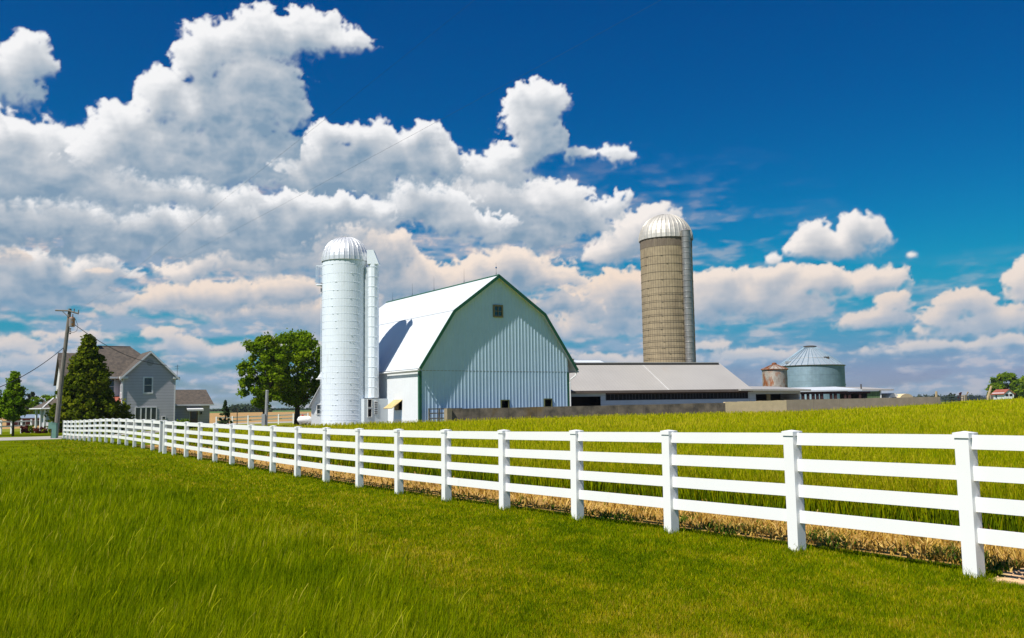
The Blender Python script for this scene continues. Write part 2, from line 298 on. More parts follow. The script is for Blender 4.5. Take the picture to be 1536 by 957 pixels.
def build_clouds(step=.07,az0=-50.,az1=50.,el0=-1.2,el1=36.):
    az=np.arange(az0,az1,step,dtype=np.float32); el=np.arange(el0,el1,step,dtype=np.float32)
    A,E=np.meshgrid(az,el)
    def c(*a): return np.array(a,np.float32)
    def blur(a,n):
        for ax in (0,1):
            q=np.cumsum(np.pad(a,[(n+1,n) if k==ax else (0,0) for k in (0,1)],mode='edge'),axis=ax,dtype=np.float64)
            a=(np.take(q,range(2*n+1,q.shape[ax]),ax)-np.take(q,range(0,q.shape[ax]-2*n-1),ax))/(2*n+1)
        return a.astype(np.float32)
    wx=fbm(A*.35,E*.35,11,4); wy=fbm(A*.35,E*.35,31,4)
    wx2=fbm(A*1.6,E*1.6,51,4,.5); wy2=fbm(A*1.6,E*1.6,71,4,.5)
    Aw=A+wx*1.3+wx2*.40; Ew=E+wy*.9+wy2*.34
    bil=fbm(A*.5+wx*.6,E*.62+wy*.6,111,4,.5,True)
    billf=fbm(A*1.3+wx2*.5,E*1.6+wy2*.5,151,5,.46,True)
    fine=fbm(A*3.1,E*3.4,131,4,.65)
    soft=fbm(A*.45,E*.8,191,4)
    hz=(sstep(10,0,E)*.5)[...,None]
    air=c(.20,.40,.62)
    # thin broken sheets near the horizon
    sh=fbm(A*.16,E*.9,91,5)+.16*sstep(25,-25,A); sh2=fbm(A*.6,E*2.2,97,5,.55)
    sheet=sh*1.2+sh2*.55
    sa=sstep(-.18,.35,sheet)*sstep(17,10,E)*sstep(34,6,A+E*.9)*.85
    sa=np.maximum(sa,sstep(-.25,.4,sheet)*sstep(9,4,E)*.7)
    sb=np.clip(.22+sstep(0,.5,sh2+.4*bil-.02)*.75,0,1)[...,None]
    col=c(.20,.335,.50)*(1-sb)+c(.74,.62,.58)*sb
    col=col*(1-hz*.8)+c(.22,.42,.64)*hz*.8
    alpha=sa
    for n,(warm,shade,sf,ells) in enumerate(CLOUDS):
        D=np.full(A.shape,-1.,np.float32); sl=[9999,0,9999,0]; P=[]; hgt=0
        for (u,v,ru,rv,w) in ells:
            a,e=azel(u,v); k=.0431*(math.cos(math.radians(a)))**2*1.05; P.append((a,e,ru*k*1.09,rv*.0431*1.09,w))
        pad=3.2
        A0=min(p[0]-p[2] for p in P)-pad;A1=max(p[0]+p[2] for p in P)+pad;E0=min(p[1]-p[3] for p in P)-pad;E1=max(p[1]+p[3] for p in P)+pad
        ii=slice(max(0,int((E0-el0)/step)),max(1,int((E1-el0)/step))); jj=slice(max(0,int((A0-az0)/step)),max(1,int((A1-az0)/step)))
        a_w,e_w=Aw[ii,jj],Ew[ii,jj]; D=np.full(a_w.shape,-1.,np.float32)
        small=min(1,max(.35,(E1-E0-2*pad)/5.0))
        for (a,e,ra,re,w) in P:
            sc=small
            aa=A[ii,jj]+(a_w-A[ii,jj])*sc; ee=E[ii,jj]+(e_w-E[ii,jj])*sc
            dy=(ee-e)/re; dy=np.where(dy<0,dy*1.12,dy)
            d=(1-np.sqrt(((aa-a)/ra)**2+dy**2))*w*min(1,re/1.4)**.5
            k2=.14; h=np.clip(.5+.5*(d-D)/k2,0,1); D=D+(d-D)*h+k2*h*(1-h)
        B,BF,FI,SO=bil[ii,jj],billf[ii,jj],fine[ii,jj],soft[ii,jj]
        dens=D+.24*small**.5*(B-.2)+.20*(BF-.2)*small**.4+.03*FI
        # crisp on the sunny top, ragged and thin underneath
        gyD,_=np.gradient(blur(D,6),step); under=np.clip(gyD*2.2,0,1)
        al=sstep(-.03-.03*under,.14*sf+.42*under*sf,dens+.10*under*(SO+FI))
        dd=np.clip(dens,0,.6); acc=np.zeros_like(dd); N=16; Lm=min(6.5,max(1.2,(E1-E0-2*pad)*.75))/N
        for i in range(1,N+1):
            oy=int(round(i*Lm*.85/step)); ox=int(round(-i*Lm*.38/step)); acc+=np.roll(np.roll(dd,-oy,0),-ox,1)*Lm
        lit=np.exp(-acc*1.05*shade*(1.5/max(.6,Lm*N*.36))**.6)
        H=np.sqrt(np.clip(dens+.02,0,1))*2.0+.8*B+.42*BF+.05*FI
        gy,gx=np.gradient(blur(H,3),step); rel=np.tanh((gx*.55-gy*.9)*.55)
        gy,gx=np.gradient(blur(H,9),step); rel2=np.tanh((gx*.55-gy*.9)*1.0)
        br=.06+lit*.80+rel*.075*(.35+lit)+rel2*.24*(.55+.5*lit)+.30*SO*(1.1-lit)+.14*B*(1.1-lit)+.03*BF
        br=np.clip(br,0,1)[...,None]
        wm=np.clip(warm*1.25+sstep(13,3,E[ii,jj])*.5,0,1)[...,None]
        hi=c(.89,.89,.90)*(1-wm)+c(.90,.73,.60)*wm; mid=c(.53,.57,.62)*(1-wm)+c(.56,.54,.55)*wm; lo=c(.21,.32,.44)
        cc=np.where(br<.5,lo+(mid-lo)*(br*2),mid+(hi-mid)*(br*2-1))
        h=hz[ii,jj]; cc=cc*(1-h)+air*h
        al=al*(1-.35*sstep(3.5,-.2,E[ii,jj])); a3=al[...,None]
        oa=alpha[ii,jj][...,None]; na=a3+oa*(1-a3)
        col[ii,jj]=(cc*a3+col[ii,jj]*oa*(1-a3))/np.maximum(na,1e-4); alpha[ii,jj]=na[...,0]
    edge=sstep(az0,az0+6,A)*sstep(az1,az1-6,A)*sstep(el1,el1-3,E)
    alpha=.5*alpha+.5*blur(alpha,1)
    return A,E,col.astype(np.float32),(alpha*edge).astype(np.float32)
# ---------------------------------------------------------------- sky: cloud layer
def grid_mesh(name,V,rows,cols,mats,attrs=None,uv=None):
    """V: (rows*cols,3)"""
    me=bpy.data.meshes.new(name)
    idx=np.arange(rows*cols).reshape(rows,cols)
    q=np.stack([idx[:-1,:-1],idx[:-1,1:],idx[1:,1:],idx[1:,:-1]],-1).reshape(-1,4)
    return quads(me,V,q),q
def quads(me,V,q):
    n=len(q); me.vertices.add(len(V)); me.vertices.foreach_set('co',np.ascontiguousarray(V,np.float32).ravel())
    me.loops.add(n*4); me.loops.foreach_set('vertex_index',np.ascontiguousarray(q,np.int32).ravel())
    me.polygons.add(n); me.polygons.foreach_set('loop_start',np.arange(0,n*4,4,dtype=np.int32)); me.polygons.foreach_set('loop_total',np.full(n,4,np.int32))
    me.update(calc_edges=True); return me
A,E_,CC,AL=build_clouds(.07)
Rr=14000.; a_=np.radians(A); e_=np.radians(E_)
V=np.stack([np.sin(a_)*np.cos(e_)*Rr,np.cos(a_)*np.cos(e_)*Rr,np.sin(e_)*Rr+EYE],-1).reshape(-1,3)
idx=np.arange(A.size).reshape(A.shape)
q=np.stack([idx[:-1,:-1],idx[:-1,1:],idx[1:,1:],idx[1:,:-1]],-1).reshape(-1,4)
am=AL.reshape(-1)[q].max(1)>.004
q=q[am]
used=np.unique(q); remap=np.zeros(A.size,np.int64); remap[used]=np.arange(len(used))
me=quads(bpy.data.meshes.new('sky_clouds'),V[used],remap[q])
rgba=np.concatenate([CC.reshape(-1,3)[used],AL.reshape(-1,1)[used]],1).astype(np.float32)
at_=me.attributes.new('cloud','FLOAT_COLOR','POINT'); at_.data.foreach_set('color',rgba.ravel())
cm=bpy.data.materials.new('cloud_light'); cm.use_nodes=True; n=cm.node_tree; n.nodes.clear()
aa=n.nodes.new('ShaderNodeAttribute'); aa.attribute_name='cloud'
em=n.nodes.new('ShaderNodeEmission'); em.inputs[1].default_value=.83; tr=n.nodes.new('ShaderNodeBsdfTransparent'); mx=n.nodes.new('ShaderNodeMixShader'); oo=n.nodes.new('ShaderNodeOutputMaterial')
n.links.new(aa.outputs['Color'],em.inputs[0]); n.links.new(aa.outputs['Alpha'],mx.inputs[0]); n.links.new(tr.outputs[0],mx.inputs[1]); n.links.new(em.outputs[0],mx.inputs[2]); n.links.new(mx.outputs[0],oo.inputs[0])
cm.cycles.emission_sampling='NONE'
me.materials.append(cm); o=bpy.data.objects.new('sky',me); COL.objects.link(o); tag(o,kind='structure'); o['label']='piled cumulus clouds in the deep blue sky'

# ---------------------------------------------------------------- ground
def noise2(x,y,seed,octs=3): 
    return fbm(np.asarray(x,np.float32),np.asarray(y,np.float32),seed,octs)
def tall_edge(t,x=0,y=0): return -(3.0+2.5*np.exp(-np.clip(t,-3,80)/5.))
def in_wheat(x,y):
    s,t=st(x,y); m=(s>2.35)&(t<36.5+3.2*s)&(y<69.3+.31*(x+5))&(y>-30)
    ds,dt=st(-14.4,76.5)
    far=(x>42.5)&(y<90.5)&(s>2.35)
    return m|far
def add_attr(me,name,arr):
    a=me.attributes.new(name,'FLOAT','POINT'); a.data.foreach_set('value',np.ascontiguousarray(arr,np.float32))
# non-uniform grid in fence coordinates
sv=np.unique(np.concatenate([-np.geomspace(1,3000,60),np.arange(-14,-1.5,.5),np.arange(-1.5,4,.12),np.arange(4,14,.5),np.arange(14,90,2.),np.geomspace(90,3000,40)]))
tv=np.unique(np.concatenate([-np.geomspace(4,1500,30),np.arange(-4,4,.15),np.arange(4,60,.6),np.arange(60,130,2.),np.geomspace(130,4000,50)]))
SS,TT=np.meshgrid(sv,tv); XX,YY=xy(SS,TT); ZZ=terr(XX,YY)
V=np.stack([XX,YY,ZZ],-1).reshape(-1,3)
me,q=grid_mesh('ground',V,len(tv),len(sv),None)
m,n,b=nmat('ground_soil_and_turf'); L=n.links.new; N=n.nodes.new
b.inputs['Roughness'].default_value=.95; b.inputs['Specular IOR Level'].default_value=0
ca=N('ShaderNodeAttribute'); ca.attribute_name='zone'
tc=N('ShaderNodeTexCoord')
n1=N('ShaderNodeTexNoise'); n1.inputs['Scale'].default_value=.35; n1.inputs['Detail'].default_value=8; L(tc.outputs['Object'],n1.inputs['Vector'])
n2=N('ShaderNodeTexNoise'); n2.inputs['Scale'].default_value=7; n2.inputs['Detail'].default_value=8; L(tc.outputs['Object'],n2.inputs['Vector'])
ad=N('ShaderNodeMath'); ad.operation='ADD'; L(n1.outputs[0],ad.inputs[0]); L(n2.outputs[0],ad.inputs[1])
mr=N('ShaderNodeMapRange'); mr.inputs[1].default_value=.7; mr.inputs[2].default_value=1.3; mr.inputs[3].default_value=.6; mr.inputs[4].default_value=1.3; L(ad.outputs[0],mr.inputs[0])
mu=N('ShaderNodeMix'); mu.data_type='RGBA'; mu.blend_type='MULTIPLY'; mu.inputs[0].default_value=1; L(ca.outputs['Color'],mu.inputs[6]); L(mr.outputs[0],mu.inputs[7]); L(mu.outputs[2],b.inputs['Base Color'])
bn=N('ShaderNodeBump'); bn.inputs['Strength'].default_value=.6; bn.inputs['Distance'].default_value=.04; L(n2.outputs[0],bn.inputs['Height']); L(bn.outputs[0],b.inputs['Normal'])
zc=np.zeros((len(V),3),np.float32); S1,T1=SS.ravel(),TT.ravel(); X1,Y1=V[:,0],V[:,1]
zc[:]=(.11,.14,.002)
m_=(S1>.45)&(S1<3.2)&(T1<45); zc[m_]=(.40,.24,.075)
m_=(S1>=3.2)&in_wheat(X1,Y1); zc[m_]=(.07,.10,.012)
D1=np.hypot(X1,Y1)
zc[(Y1>90)&(X1>40)]=(.13,.10,.07); zc[(Y1>100)]=(.2,.22,.03)
m_=(Y1>115)&(Y1<480)&(X1<-20)&(X1>-400); zc[m_]=(.40,.25,.11)
m_=(Y1>=480); zc[m_]=(.10,.17,.06)
m_=(Y1>130)&(X1>50); zc[m_]=(.16,.20,.05)
m_=(Y1>68)&(Y1<110)&(X1>-24)&(X1<43)&~in_wheat(X1,Y1); zc[m_]=(.24,.21,.15)
dn=noise2(X1*1.3,Y1*1.3,66); dp=(np.abs(S1-.45)<.50+.35*dn)&(T1<-.08+.25*dn)&(T1>-6); zc[dp]=(.62,.40,.22)
V[dp,2]+=.035*noise2(X1[dp]*7,Y1[dp]*7,67)+.02*noise2(X1[dp]*17,Y1[dp]*17,68)+.01; me.vertices.foreach_set('co',np.ascontiguousarray(V,np.float32).ravel()); me.update()
a=me.attributes.new('zone','FLOAT_COLOR','POINT'); a.data.foreach_set('color',np.concatenate([zc,np.ones((len(V),1),np.float32)],1).ravel())
me.materials.append(m); gr=bpy.data.objects.new('ground',me); COL.objects.link(gr); tag(gr,kind='structure')

# gravel drive: a sheet just above the ground
def strip(name,pts,m,up=.012,sub=10):
    P=[]
    for i in range(len(pts)-1):
        (a0,b0),(a1,b1)=pts[i],pts[i+1]
        for k in range(sub): 
            f=k/sub; P.append(((a0[0]+(a1[0]-a0[0])*f,a0[1]+(a1[1]-a0[1])*f),(b0[0]+(b1[0]-b0[0])*f,b0[1]+(b1[1]-b0[1])*f)))
    P.append(pts[-1]); V=[];K=6
    for a,b_ in P:
        for k in range(K+1):
            x=a[0]+(b_[0]-a[0])*k/K; y=a[1]+(b_[1]-a[1])*k/K; V.append((x,y,T(x,y)+up))
    f=[(i*(K+1)+k,i*(K+1)+k+1,(i+1)*(K+1)+k+1,(i+1)*(K+1)+k) for i in range(len(P)-1) for k in range(K)]
    mb=MB(); mb.add(V,f); return mb.build(name,m)
road=strip('road',[((-62,57.5),(-62,68)),((-42,63.5),(-46,74)),((-33.5,69),(-36,80)),((-33.5,78),(-33,84)),((-37,89),(-32.0,92))],M_gravel); tag(road,'pale gravel drive curving past the utility pole','road',kind='structure'); del road['category']
lane=strip('lane',[((-60,112),(-60,118)),((-20,106),(-20,112)),((0,100),(0,106))],M_gravel); tag(lane,'pale lane beyond the farmyard trees',kind='structure')
field_bank=None

# ---------------------------------------------------------------- blades
def blades(name,x,y,z,length,width,bend_dir,bend,segs,tint,m,up_bias=None,tip=.08,rng=None,grad=0):
    n=len(x); rng=rng or np.random.RandomState(1)
    fa=rng.rand(n)*2*np.pi; wx,wy=np.cos(fa),np.sin(fa)
    rows=[]
    for k in range(segs+1):
        f=k/segs; h=length*(f-.12*bend*f*f); off=bend*length*f**1.8*.8
        px=x+np.cos(bend_dir)*off; py=y+np.sin(bend_dir)*off; pz=z+h*np.sqrt(np.clip(1-(bend*.6)**2*f,.1,1))
        wd=width*(1-f*(1-tip))*.5
        rows.append(np.stack([px-wx*wd,py-wy*wd,pz],-1)); rows.append(np.stack([px+wx*wd,py+wy*wd,pz],-1))
    V=np.stack(rows,1)  # n,2(segs+1),3
    W=2*(segs+1); base=(np.arange(n)*W)[:,None]
    Q=np.concatenate([base+np.array([[2*k,2*k+1,2*k+3,2*k+2]]) for k in range(segs)],0)
    me=quads(bpy.data.meshes.new(name),V.reshape(-1,3),Q)
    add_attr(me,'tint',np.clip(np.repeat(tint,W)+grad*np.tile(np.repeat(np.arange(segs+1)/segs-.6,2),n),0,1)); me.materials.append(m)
    o=bpy.data.objects.new(name,me); COL.objects.link(o); return o
def sample(n,d0,d1,seed,half=37,pw=1.0):
    rng=np.random.RandomState(seed); th=np.radians(rng.uniform(-half,half,n))
    u=rng.rand(n); lo,hi=d1**-pw,d0**-pw; d=(lo+u*(hi-lo))**(-1/pw)
    return d*np.sin(th)/np.cos(th),d,rng     # d is distance along +Y
M_lawn=leafmat('lawn_grass',[(0,(.075,.13,.001)),(.35,(.185,.25,.0015)),(.65,(.32,.33,.002)),(.85,(.46,.34,.008)),(1,(.60,.46,.06))],.35)
M_tall=leafmat('tall_grass',[(0,(.085,.14,.001)),(.4,(.20,.27,.001)),(.75,(.36,.38,.003)),(1,(.62,.52,.08))],.4)
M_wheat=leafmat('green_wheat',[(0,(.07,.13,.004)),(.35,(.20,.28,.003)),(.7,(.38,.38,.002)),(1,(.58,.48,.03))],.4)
M_straw=leafmat('straw',[(0,(.20,.13,.02)),(.5,(.55,.35,.07)),(1,(.80,.58,.20))],.3)
M_weed=leafmat('weeds',[(0,(.03,.08,.008)),(1,(.12,.22,.02))],.3)
# mown lawn
X,Y,rng=sample(1250000,5.6,85,3)
s,t=st(X,Y); e=tall_edge(t)+.5*noise2(X*.5,Y*.5,5)
onroad=(Y>60)&(((X<-30)&(Y>56+(X+62)*.33)))
nearwall=noise2(X*2,Y*2,8)
k_=(s<.42+.18*noise2(X*1.2,Y*1.2,9))&(s>e-.8)&~onroad&~((s>-.02-.18*nearwall)&(t<-.08+.15*nearwall))
k_&=(Y<63)
X,Y,s,t,e=X[k_],Y[k_],s[k_],t[k_],e[k_]; n=len(X); r=rng.rand(n)
patch=noise2(X*.45,Y*.30,21,4); patch2=noise2(X*2.2,Y*1.6,22,3); streak=noise2((s)*1.1,t*.10,23,2)
patch3=noise2(X*6,Y*5,24,2)
tint=np.clip(  .44+.36*patch+.32*patch2+.26*streak+.22*patch3+rng.normal(0,.20,n),0,1)
tint=np.where(rng.rand(n)<.06,np.clip(tint+.35,0,1),tint)
d=np.hypot(X,Y); ln=(.028+.030*r)*(1+.25*patch)*(1+.012*d)
lawn=blades('lawn_grass',X,Y,terr(X,Y)-.005,ln,(.0022+.0007*d)*(.6+.9*rng.rand(n)),rng.rand(n)*6.28,.25+.6*rng.rand(n),1,tint,M_lawn,rng=rng)
tag(lawn,'short mown yellow green grass along the white fence','grass',kind='stuff')
# tall rough grass
X,Y,rng=sample(620000,4.6,62,5,40,.8)
s,t=st(X,Y); e=tall_edge(t)+.5*noise2(X*.5,Y*.5,5)+.6*(rng.rand(len(X))-.5)
k_=(s<e)&(Y<57+.0*X)&(t<48); X,Y,s,t,e=X[k_],Y[k_],s[k_],t[k_],e[k_]; n=len(X); r=rng.rand(n)
patch=noise2(X*.4,Y*.28,31,4); patch2=noise2(X*1.7,Y*1.3,32,3)
depth=np.clip((e-s)/1.4,0,1); d=np.hypot(X,Y)
tint=np.clip(.42+.36*patch+.30*patch2+rng.normal(0,.17,n),0,1)
far=np.clip((t-26)/12,0,1)
ln=(.07+.21*r**1.5)*(.40+.6*depth)*(1+.35*patch2)*(1-.55*far)
tg=blades('tall_grass',X,Y,terr(X,Y)-.01,ln,(.002+.0007*d)*(.6+.9*rng.rand(n)),.3+1.3*rng.normal(0,.9,n),np.clip(.15+.45*rng.rand(n)**1.5,0,1),3,tint,M_tall,rng=rng)
tag(tg,'long rough grass leaning in the wind in the foreground','tall grass',kind='stuff')
# seed heads standing above it
k_=rng.rand(n)<np.clip(.0022+.004*patch2,0,1); X2,Y2,d2=X[k_],Y[k_],d[k_]; n2=len(X2)
sh=blades('seeding_grass',X2,Y2,terr(X2,Y2),(.17+.15*rng.rand(n2))*(1-.4*far[k_]),.0025+.0007*d2,.2+.8*rng.normal(0,.7,n2),.25+.4*rng.rand(n2),4,np.clip(.70+.2*rng.rand(n2),0,1),M_tall,tip=.9,rng=rng)
tag(sh,'pale seeding grass stems above the long grass','grass stems',kind='stuff')
# stubble strip, weeds
X,Y,rng=sample(150000,6,60,7,38,1.1)
s,t=st(X,Y); k_=(s>np.where(t<-.05,.9,.5)+.25*noise2(X,Y,41))&(s<3.1)&(t<42); X,Y,s,t=X[k_],Y[k_],s[k_],t[k_]; n=len(X); d=np.hypot(X,Y)
dens=noise2(X*1.3,Y*1.3,42); k_=(dens+rng.rand(n)*1.0-.1>0); X,Y,s,t,d=X[k_],Y[k_],s[k_],t[k_],d[k_]; n=len(X)
tint=np.clip(.5+rng.normal(0,.22,n),0,1)
sb_=blades('straw_stubble',X,Y,terr(X,Y)-.005,(.04+.12*rng.rand(n)**1.5)*(.6+.35*s),.004+.0012*d,rng.rand(n)*6.28,.2+.9*rng.rand(n),2,tint,M_straw,tip=.7,rng=rng)
cl=MB(); rg=random.Random(8)
for _ in range(420):
    s_=rg.uniform(-.05,1.0); t_=rg.uniform(-2.6,-.1); x_,y_=xy(s_,t_); r_=rg.uniform(.006,.022); z_=T(x_,y_)+.012
    o_=[(x_+r_*rg.uniform(.7,1.2)*math.cos(a_),y_+r_*rg.uniform(.7,1.2)*math.sin(a_),z_-.004) for a_ in (0,1.3,2.5,3.8,5.0)]
    cl.add(o_+[(x_+rg.uniform(-.3,.3)*r_,y_+rg.uniform(-.3,.3)*r_,z_+r_*.9)],[(0,1,5),(1,2,5),(2,3,5),(3,4,5),(4,0,5)])
co_=cl.build('soil_clods',mat('dry_soil',(.60,.39,.22),.95,0,.2,20)); tag(co_,'loose dry soil crumbs on the bare patch by the nearest fence post','soil',kind='stuff')
tag(sb_,'dry straw stubble in the strip behind the white fence','stubble',kind='stuff')
X,Y,rng=sample(190000,6,60,8,38,1.1)
s,t=st(X,Y); k_=(s>np.where(t<-.05,.85,.35)+.2*noise2(X*2,Y*2,45))&(s<2.9)&(t<42); X,Y,s,t=X[k_],Y[k_],s[k_],t[k_]; n=len(X); w_=noise2(X*1.1,Y*1.1,44,3)*1.3+.42*np.exp(-((s-.7)/.4)**2)-.14
k_=w_>.25*rng.rand(n)+.1; X,Y,s=X[k_],Y[k_],s[k_]; n=len(X); d=np.hypot(X,Y)
wd_=blades('green_weeds',X,Y,terr(X,Y),.04+.09*rng.rand(n),.006+.0011*d,rng.rand(n)*6.28,.3+.8*rng.rand(n),2,rng.rand(n),M_weed,tip=.2,rng=rng)
tag(wd_,'low green weeds growing between the fence posts and the stubble','weeds',kind='stuff')
# longer tufts the mower leaves round the fence posts
ks_=np.arange(-2,34); tx=[];ty=[]; rng=np.random.RandomState(77)
for k in ks_:
    c_=P0+F2*STEP*k; m_n=170 if k<14 else 60; a_r=rng.rand(m_n)*6.28; r_r=.07+.10*rng.rand(m_n)**1.5
    tx.append(c_[0]+np.cos(a_r)*r_r); ty.append(c_[1]+np.sin(a_r)*r_r)
tx=np.concatenate(tx); ty=np.concatenate(ty); d=np.hypot(tx,ty); n=len(tx)
tf=blades('grass_tufts',tx,ty,terr(tx,ty)-.005,.05+.10*rng.rand(n)**1.6,.003+.0009*d,rng.rand(n)*6.28,.3+.6*rng.rand(n),2,np.clip(.4+rng.normal(0,.2,n),0,1),M_tall,rng=rng)
tag(tf,'longer grass tufts round the feet of the white fence posts','grass tufts',kind='stuff')
# wheat
X,Y,rng=sample(520000,8,150,11,38,.9)
k_=in_wheat(X,Y); s,t=st(X,Y); k_&=(s>2.35+.25*noise2(X*.8,Y*.8,51)); X,Y,s,t=X[k_],Y[k_],s[k_],t[k_]; n=len(X); d=np.hypot(X,Y)
patch=noise2(X*.10,Y*.07,52,4); edge=np.exp(-(s-2.4)/.35)
tint=np.clip(.46+.22*patch+.25*noise2(X*.6,Y*.5,53)+rng.normal(0,.17,n)+.12*np.clip(d/50,0,1)-.12*edge,0,1)
ln=(.60+.17*rng.rand(n))*(1-.25*edge)+.04*patch
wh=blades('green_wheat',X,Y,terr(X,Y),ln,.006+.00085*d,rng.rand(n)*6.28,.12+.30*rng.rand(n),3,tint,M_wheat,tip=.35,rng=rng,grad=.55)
tag(wh,'field of green ripening wheat behind the white fence','wheat',kind='stuff')
# understorey of the crop: dense leafy mass below the ears, so no bare soil shows between stems
g=1.0; xs=np.arange(-45,150,g); ys=np.arange(6,152,g)
XX,YY=np.meshgrid(xs,ys); c_=in_wheat(XX,YY)&(st(XX,YY)[0]>3.4)
ZZ=terr(XX,YY)+.50+.05*noise2(XX*.9,YY*.9,61)
idx=np.arange(XX.size).reshape(XX.shape); q=np.stack([idx[:-1,:-1],idx[:-1,1:],idx[1:,1:],idx[1:,:-1]],-1).reshape(-1,4)
q=q[c_.ravel()[q].all(1)]; me=quads(bpy.data.meshes.new('crop'),np.stack([XX,YY,ZZ],-1).reshape(-1,3),q)
M_under=mat('wheat_understorey',(.30,.31,.001),.95,0,.3,3,col2=(.16,.19,.001),bump=1,bscale=9,spec=0)
me.materials.append(M_under); us=bpy.data.objects.new('wheat_understorey',me); COL.objects.link(us); tag(us,'dense leafy understorey of the wheat field','wheat',kind='stuff')

# ---------------------------------------------------------------- trees
def foliage(name,centers,radii,per,size,m,parent=None,seed=0,flat=1.0,label=None,dens=None):
    rng=np.random.RandomState(seed); C=np.asarray(centers,float); n=len(C)*per
    ci=np.repeat(np.arange(len(C)),per); dirs=rng.normal(size=(n,3)); dirs/=np.linalg.norm(dirs,axis=1)[:,None]
    rr=(np.minimum(1.7,np.abs(rng.normal(0,.30,n))+.55*rng.rand(n)**.6))[:,None]*np.asarray(radii,float)[ci][:,None]; rr=rr*np.array([1,1,flat])
    P=C[ci]+dirs*rr
    nn=rng.normal(size=(n,3))+dirs*.8+np.array([0,0,.5]); nn/=np.linalg.norm(nn,axis=1)[:,None]
    a=np.cross(nn,rng.normal(size=(n,3))); a/=np.linalg.norm(a,axis=1)[:,None]; b=np.cross(nn,a)
    sz=(size*(.6+.8*rng.rand(n)))[:,None]
    V=np.stack([P-a*sz*.5,P+b*sz*.32,P+a*sz*.5,P-b*sz*.32],1).reshape(-1,3)
    q=np.arange(n*4).reshape(-1,4)
    me=quads(bpy.data.meshes.new(name),V,q)
    ct=rng.normal(0,.13,len(C))[ci]; tint=np.clip(.5+ct+rng.normal(0,.13,n),0,1)
    add_attr(me,'tint',np.repeat(tint,4)); me.materials.append(m)
    o=bpy.data.objects.new(name,me); COL.objects.link(o); o.parent=parent
    return o
LG=dict(
 dec=leafmat('maple_leaves',[(0,(.06,.13,.004)),(.5,(.16,.26,.007)),(1,(.36,.44,.015))],.45),
 con=leafmat('cedar_sprays',[(0,(.035,.065,.003)),(.5,(.10,.14,.005)),(1,(.24,.26,.012))],.35),
 spr=leafmat('spruce_needles',[(0,(.03,.05,.018)),(.5,(.06,.10,.04)),(1,(.12,.16,.06))],.2),
 lig=leafmat('bright_leaves',[(0,(.06,.13,.003)),(.5,(.13,.24,.005)),(1,(.28,.38,.012))],.4),
 red=leafmat('barberry_leaves',[(0,(.05,.012,.012)),(.5,(.13,.03,.028)),(1,(.24,.07,.05))],.2),
 dar=leafmat('distant_leaves',[(0,(.03,.05,.025)),(.5,(.05,.075,.04)),(1,(.09,.12,.05))],.15))
def tree(name,label,x,y,h,wd,kind='dec',seed=1,trunk_h=.22,trunk_r=.3,nclump=60,per=220,leaf=.22,cat='tree',shape='round',group=None,lean=0,z=None):
    rng=random.Random(seed); zb=T(x,y) if z is None else z
    root=empty(name,(x,y,zb)); tag(root,label,cat,group)
    tr=MB(); th=h*(trunk_h+.25)
    tr.tube([(0,0,-.2),(0.02*h*lean*.3,0,h*trunk_h*.5),(0.02*h*lean,0,h*trunk_h),(.03*h*lean,.1,th),(.03*h*lean,.1,h*.8)],[trunk_r*1.25,trunk_r,trunk_r*.85,trunk_r*.6,trunk_r*.12],8)
    C=[];Rd=[]
    if shape=='round':
        for i in range(nclump):
            while True:
                a=rng.uniform(0,6.28); zz=rng.uniform(-1,1); r=rng.uniform(.25,1)**.6
                rad=math.sqrt(max(0,1-abs(zz)**2.3))
                px=math.cos(a)*rad*r*wd/2*.86; py=math.sin(a)*rad*r*wd/2*.86
                pz=h*(trunk_h+(1-trunk_h)/2)+zz*h*(1-trunk_h)/2*.88
                lob=1+.16*math.sin(3*a+seed)+.12*math.sin(5*a+2.1*seed+zz*3)
                px*=lob;py*=lob; break
            C.append((px,py,pz)); Rd.append(rng.uniform(.065,.13)*min(h,wd)*1.0)
    elif shape=='cone':
        for i in range(nclump):
            f=rng.random()**.75; a=rng.uniform(0,6.28); z0=trunk_h*h+f*0
            zz=1-(1-f)**1.0; prof=(1-zz)**.80*(1.0+.10*math.sin(zz*14+seed))
            r=rng.uniform(.35,1.0)*(1+.13*math.sin(3*a+seed+f*9)+.10*math.sin(7*a+f*21))
            C.append((math.cos(a)*wd/2*prof*r*.93,math.sin(a)*wd/2*prof*r*.93,h*(trunk_h+(1-trunk_h)*zz*.97)-.12*r*prof)); Rd.append((.05+.055*(1-zz))*wd*rng.uniform(.6,1.2))
    elif shape=='oval':
        for i in range(nclump):
            zz=rng.uniform(0,1); prof=math.sin(math.pi*min(1,(zz*.92+.08)**.8))**.6
            a=rng.uniform(0,6.28); r=rng.uniform(.3,1)
            C.append((math.cos(a)*wd/2*prof*r*.85,math.sin(a)*wd/2*prof*r*.85,h*(trunk_h+(1-trunk_h)*zz*.96))); Rd.append(rng.uniform(.09,.14)*wd*1.2)
    # limbs reach for the clumps
    for i in range(min(12,len(C))):
        c=C[rng.randrange(len(C))]; z1=h*trunk_h*rng.uniform(.9,1.7)
        z1=min(z1,c[2]*.95); tr.tube([(0.02*h*lean,0,z1),(c[0]*.5,c[1]*.5,z1+(c[2]-z1)*.62),(c[0],c[1],c[2])],[trunk_r*.45,trunk_r*.25,trunk_r*.06],6)
    tr.build('trunk',M_bark,root,True)
    cr=foliage('crown',C,Rd,per,leaf,LG[kind],root,seed,flat=.75 if shape!='oval' else 1)
    cr.rotation_euler=(0,0,0)
    return root
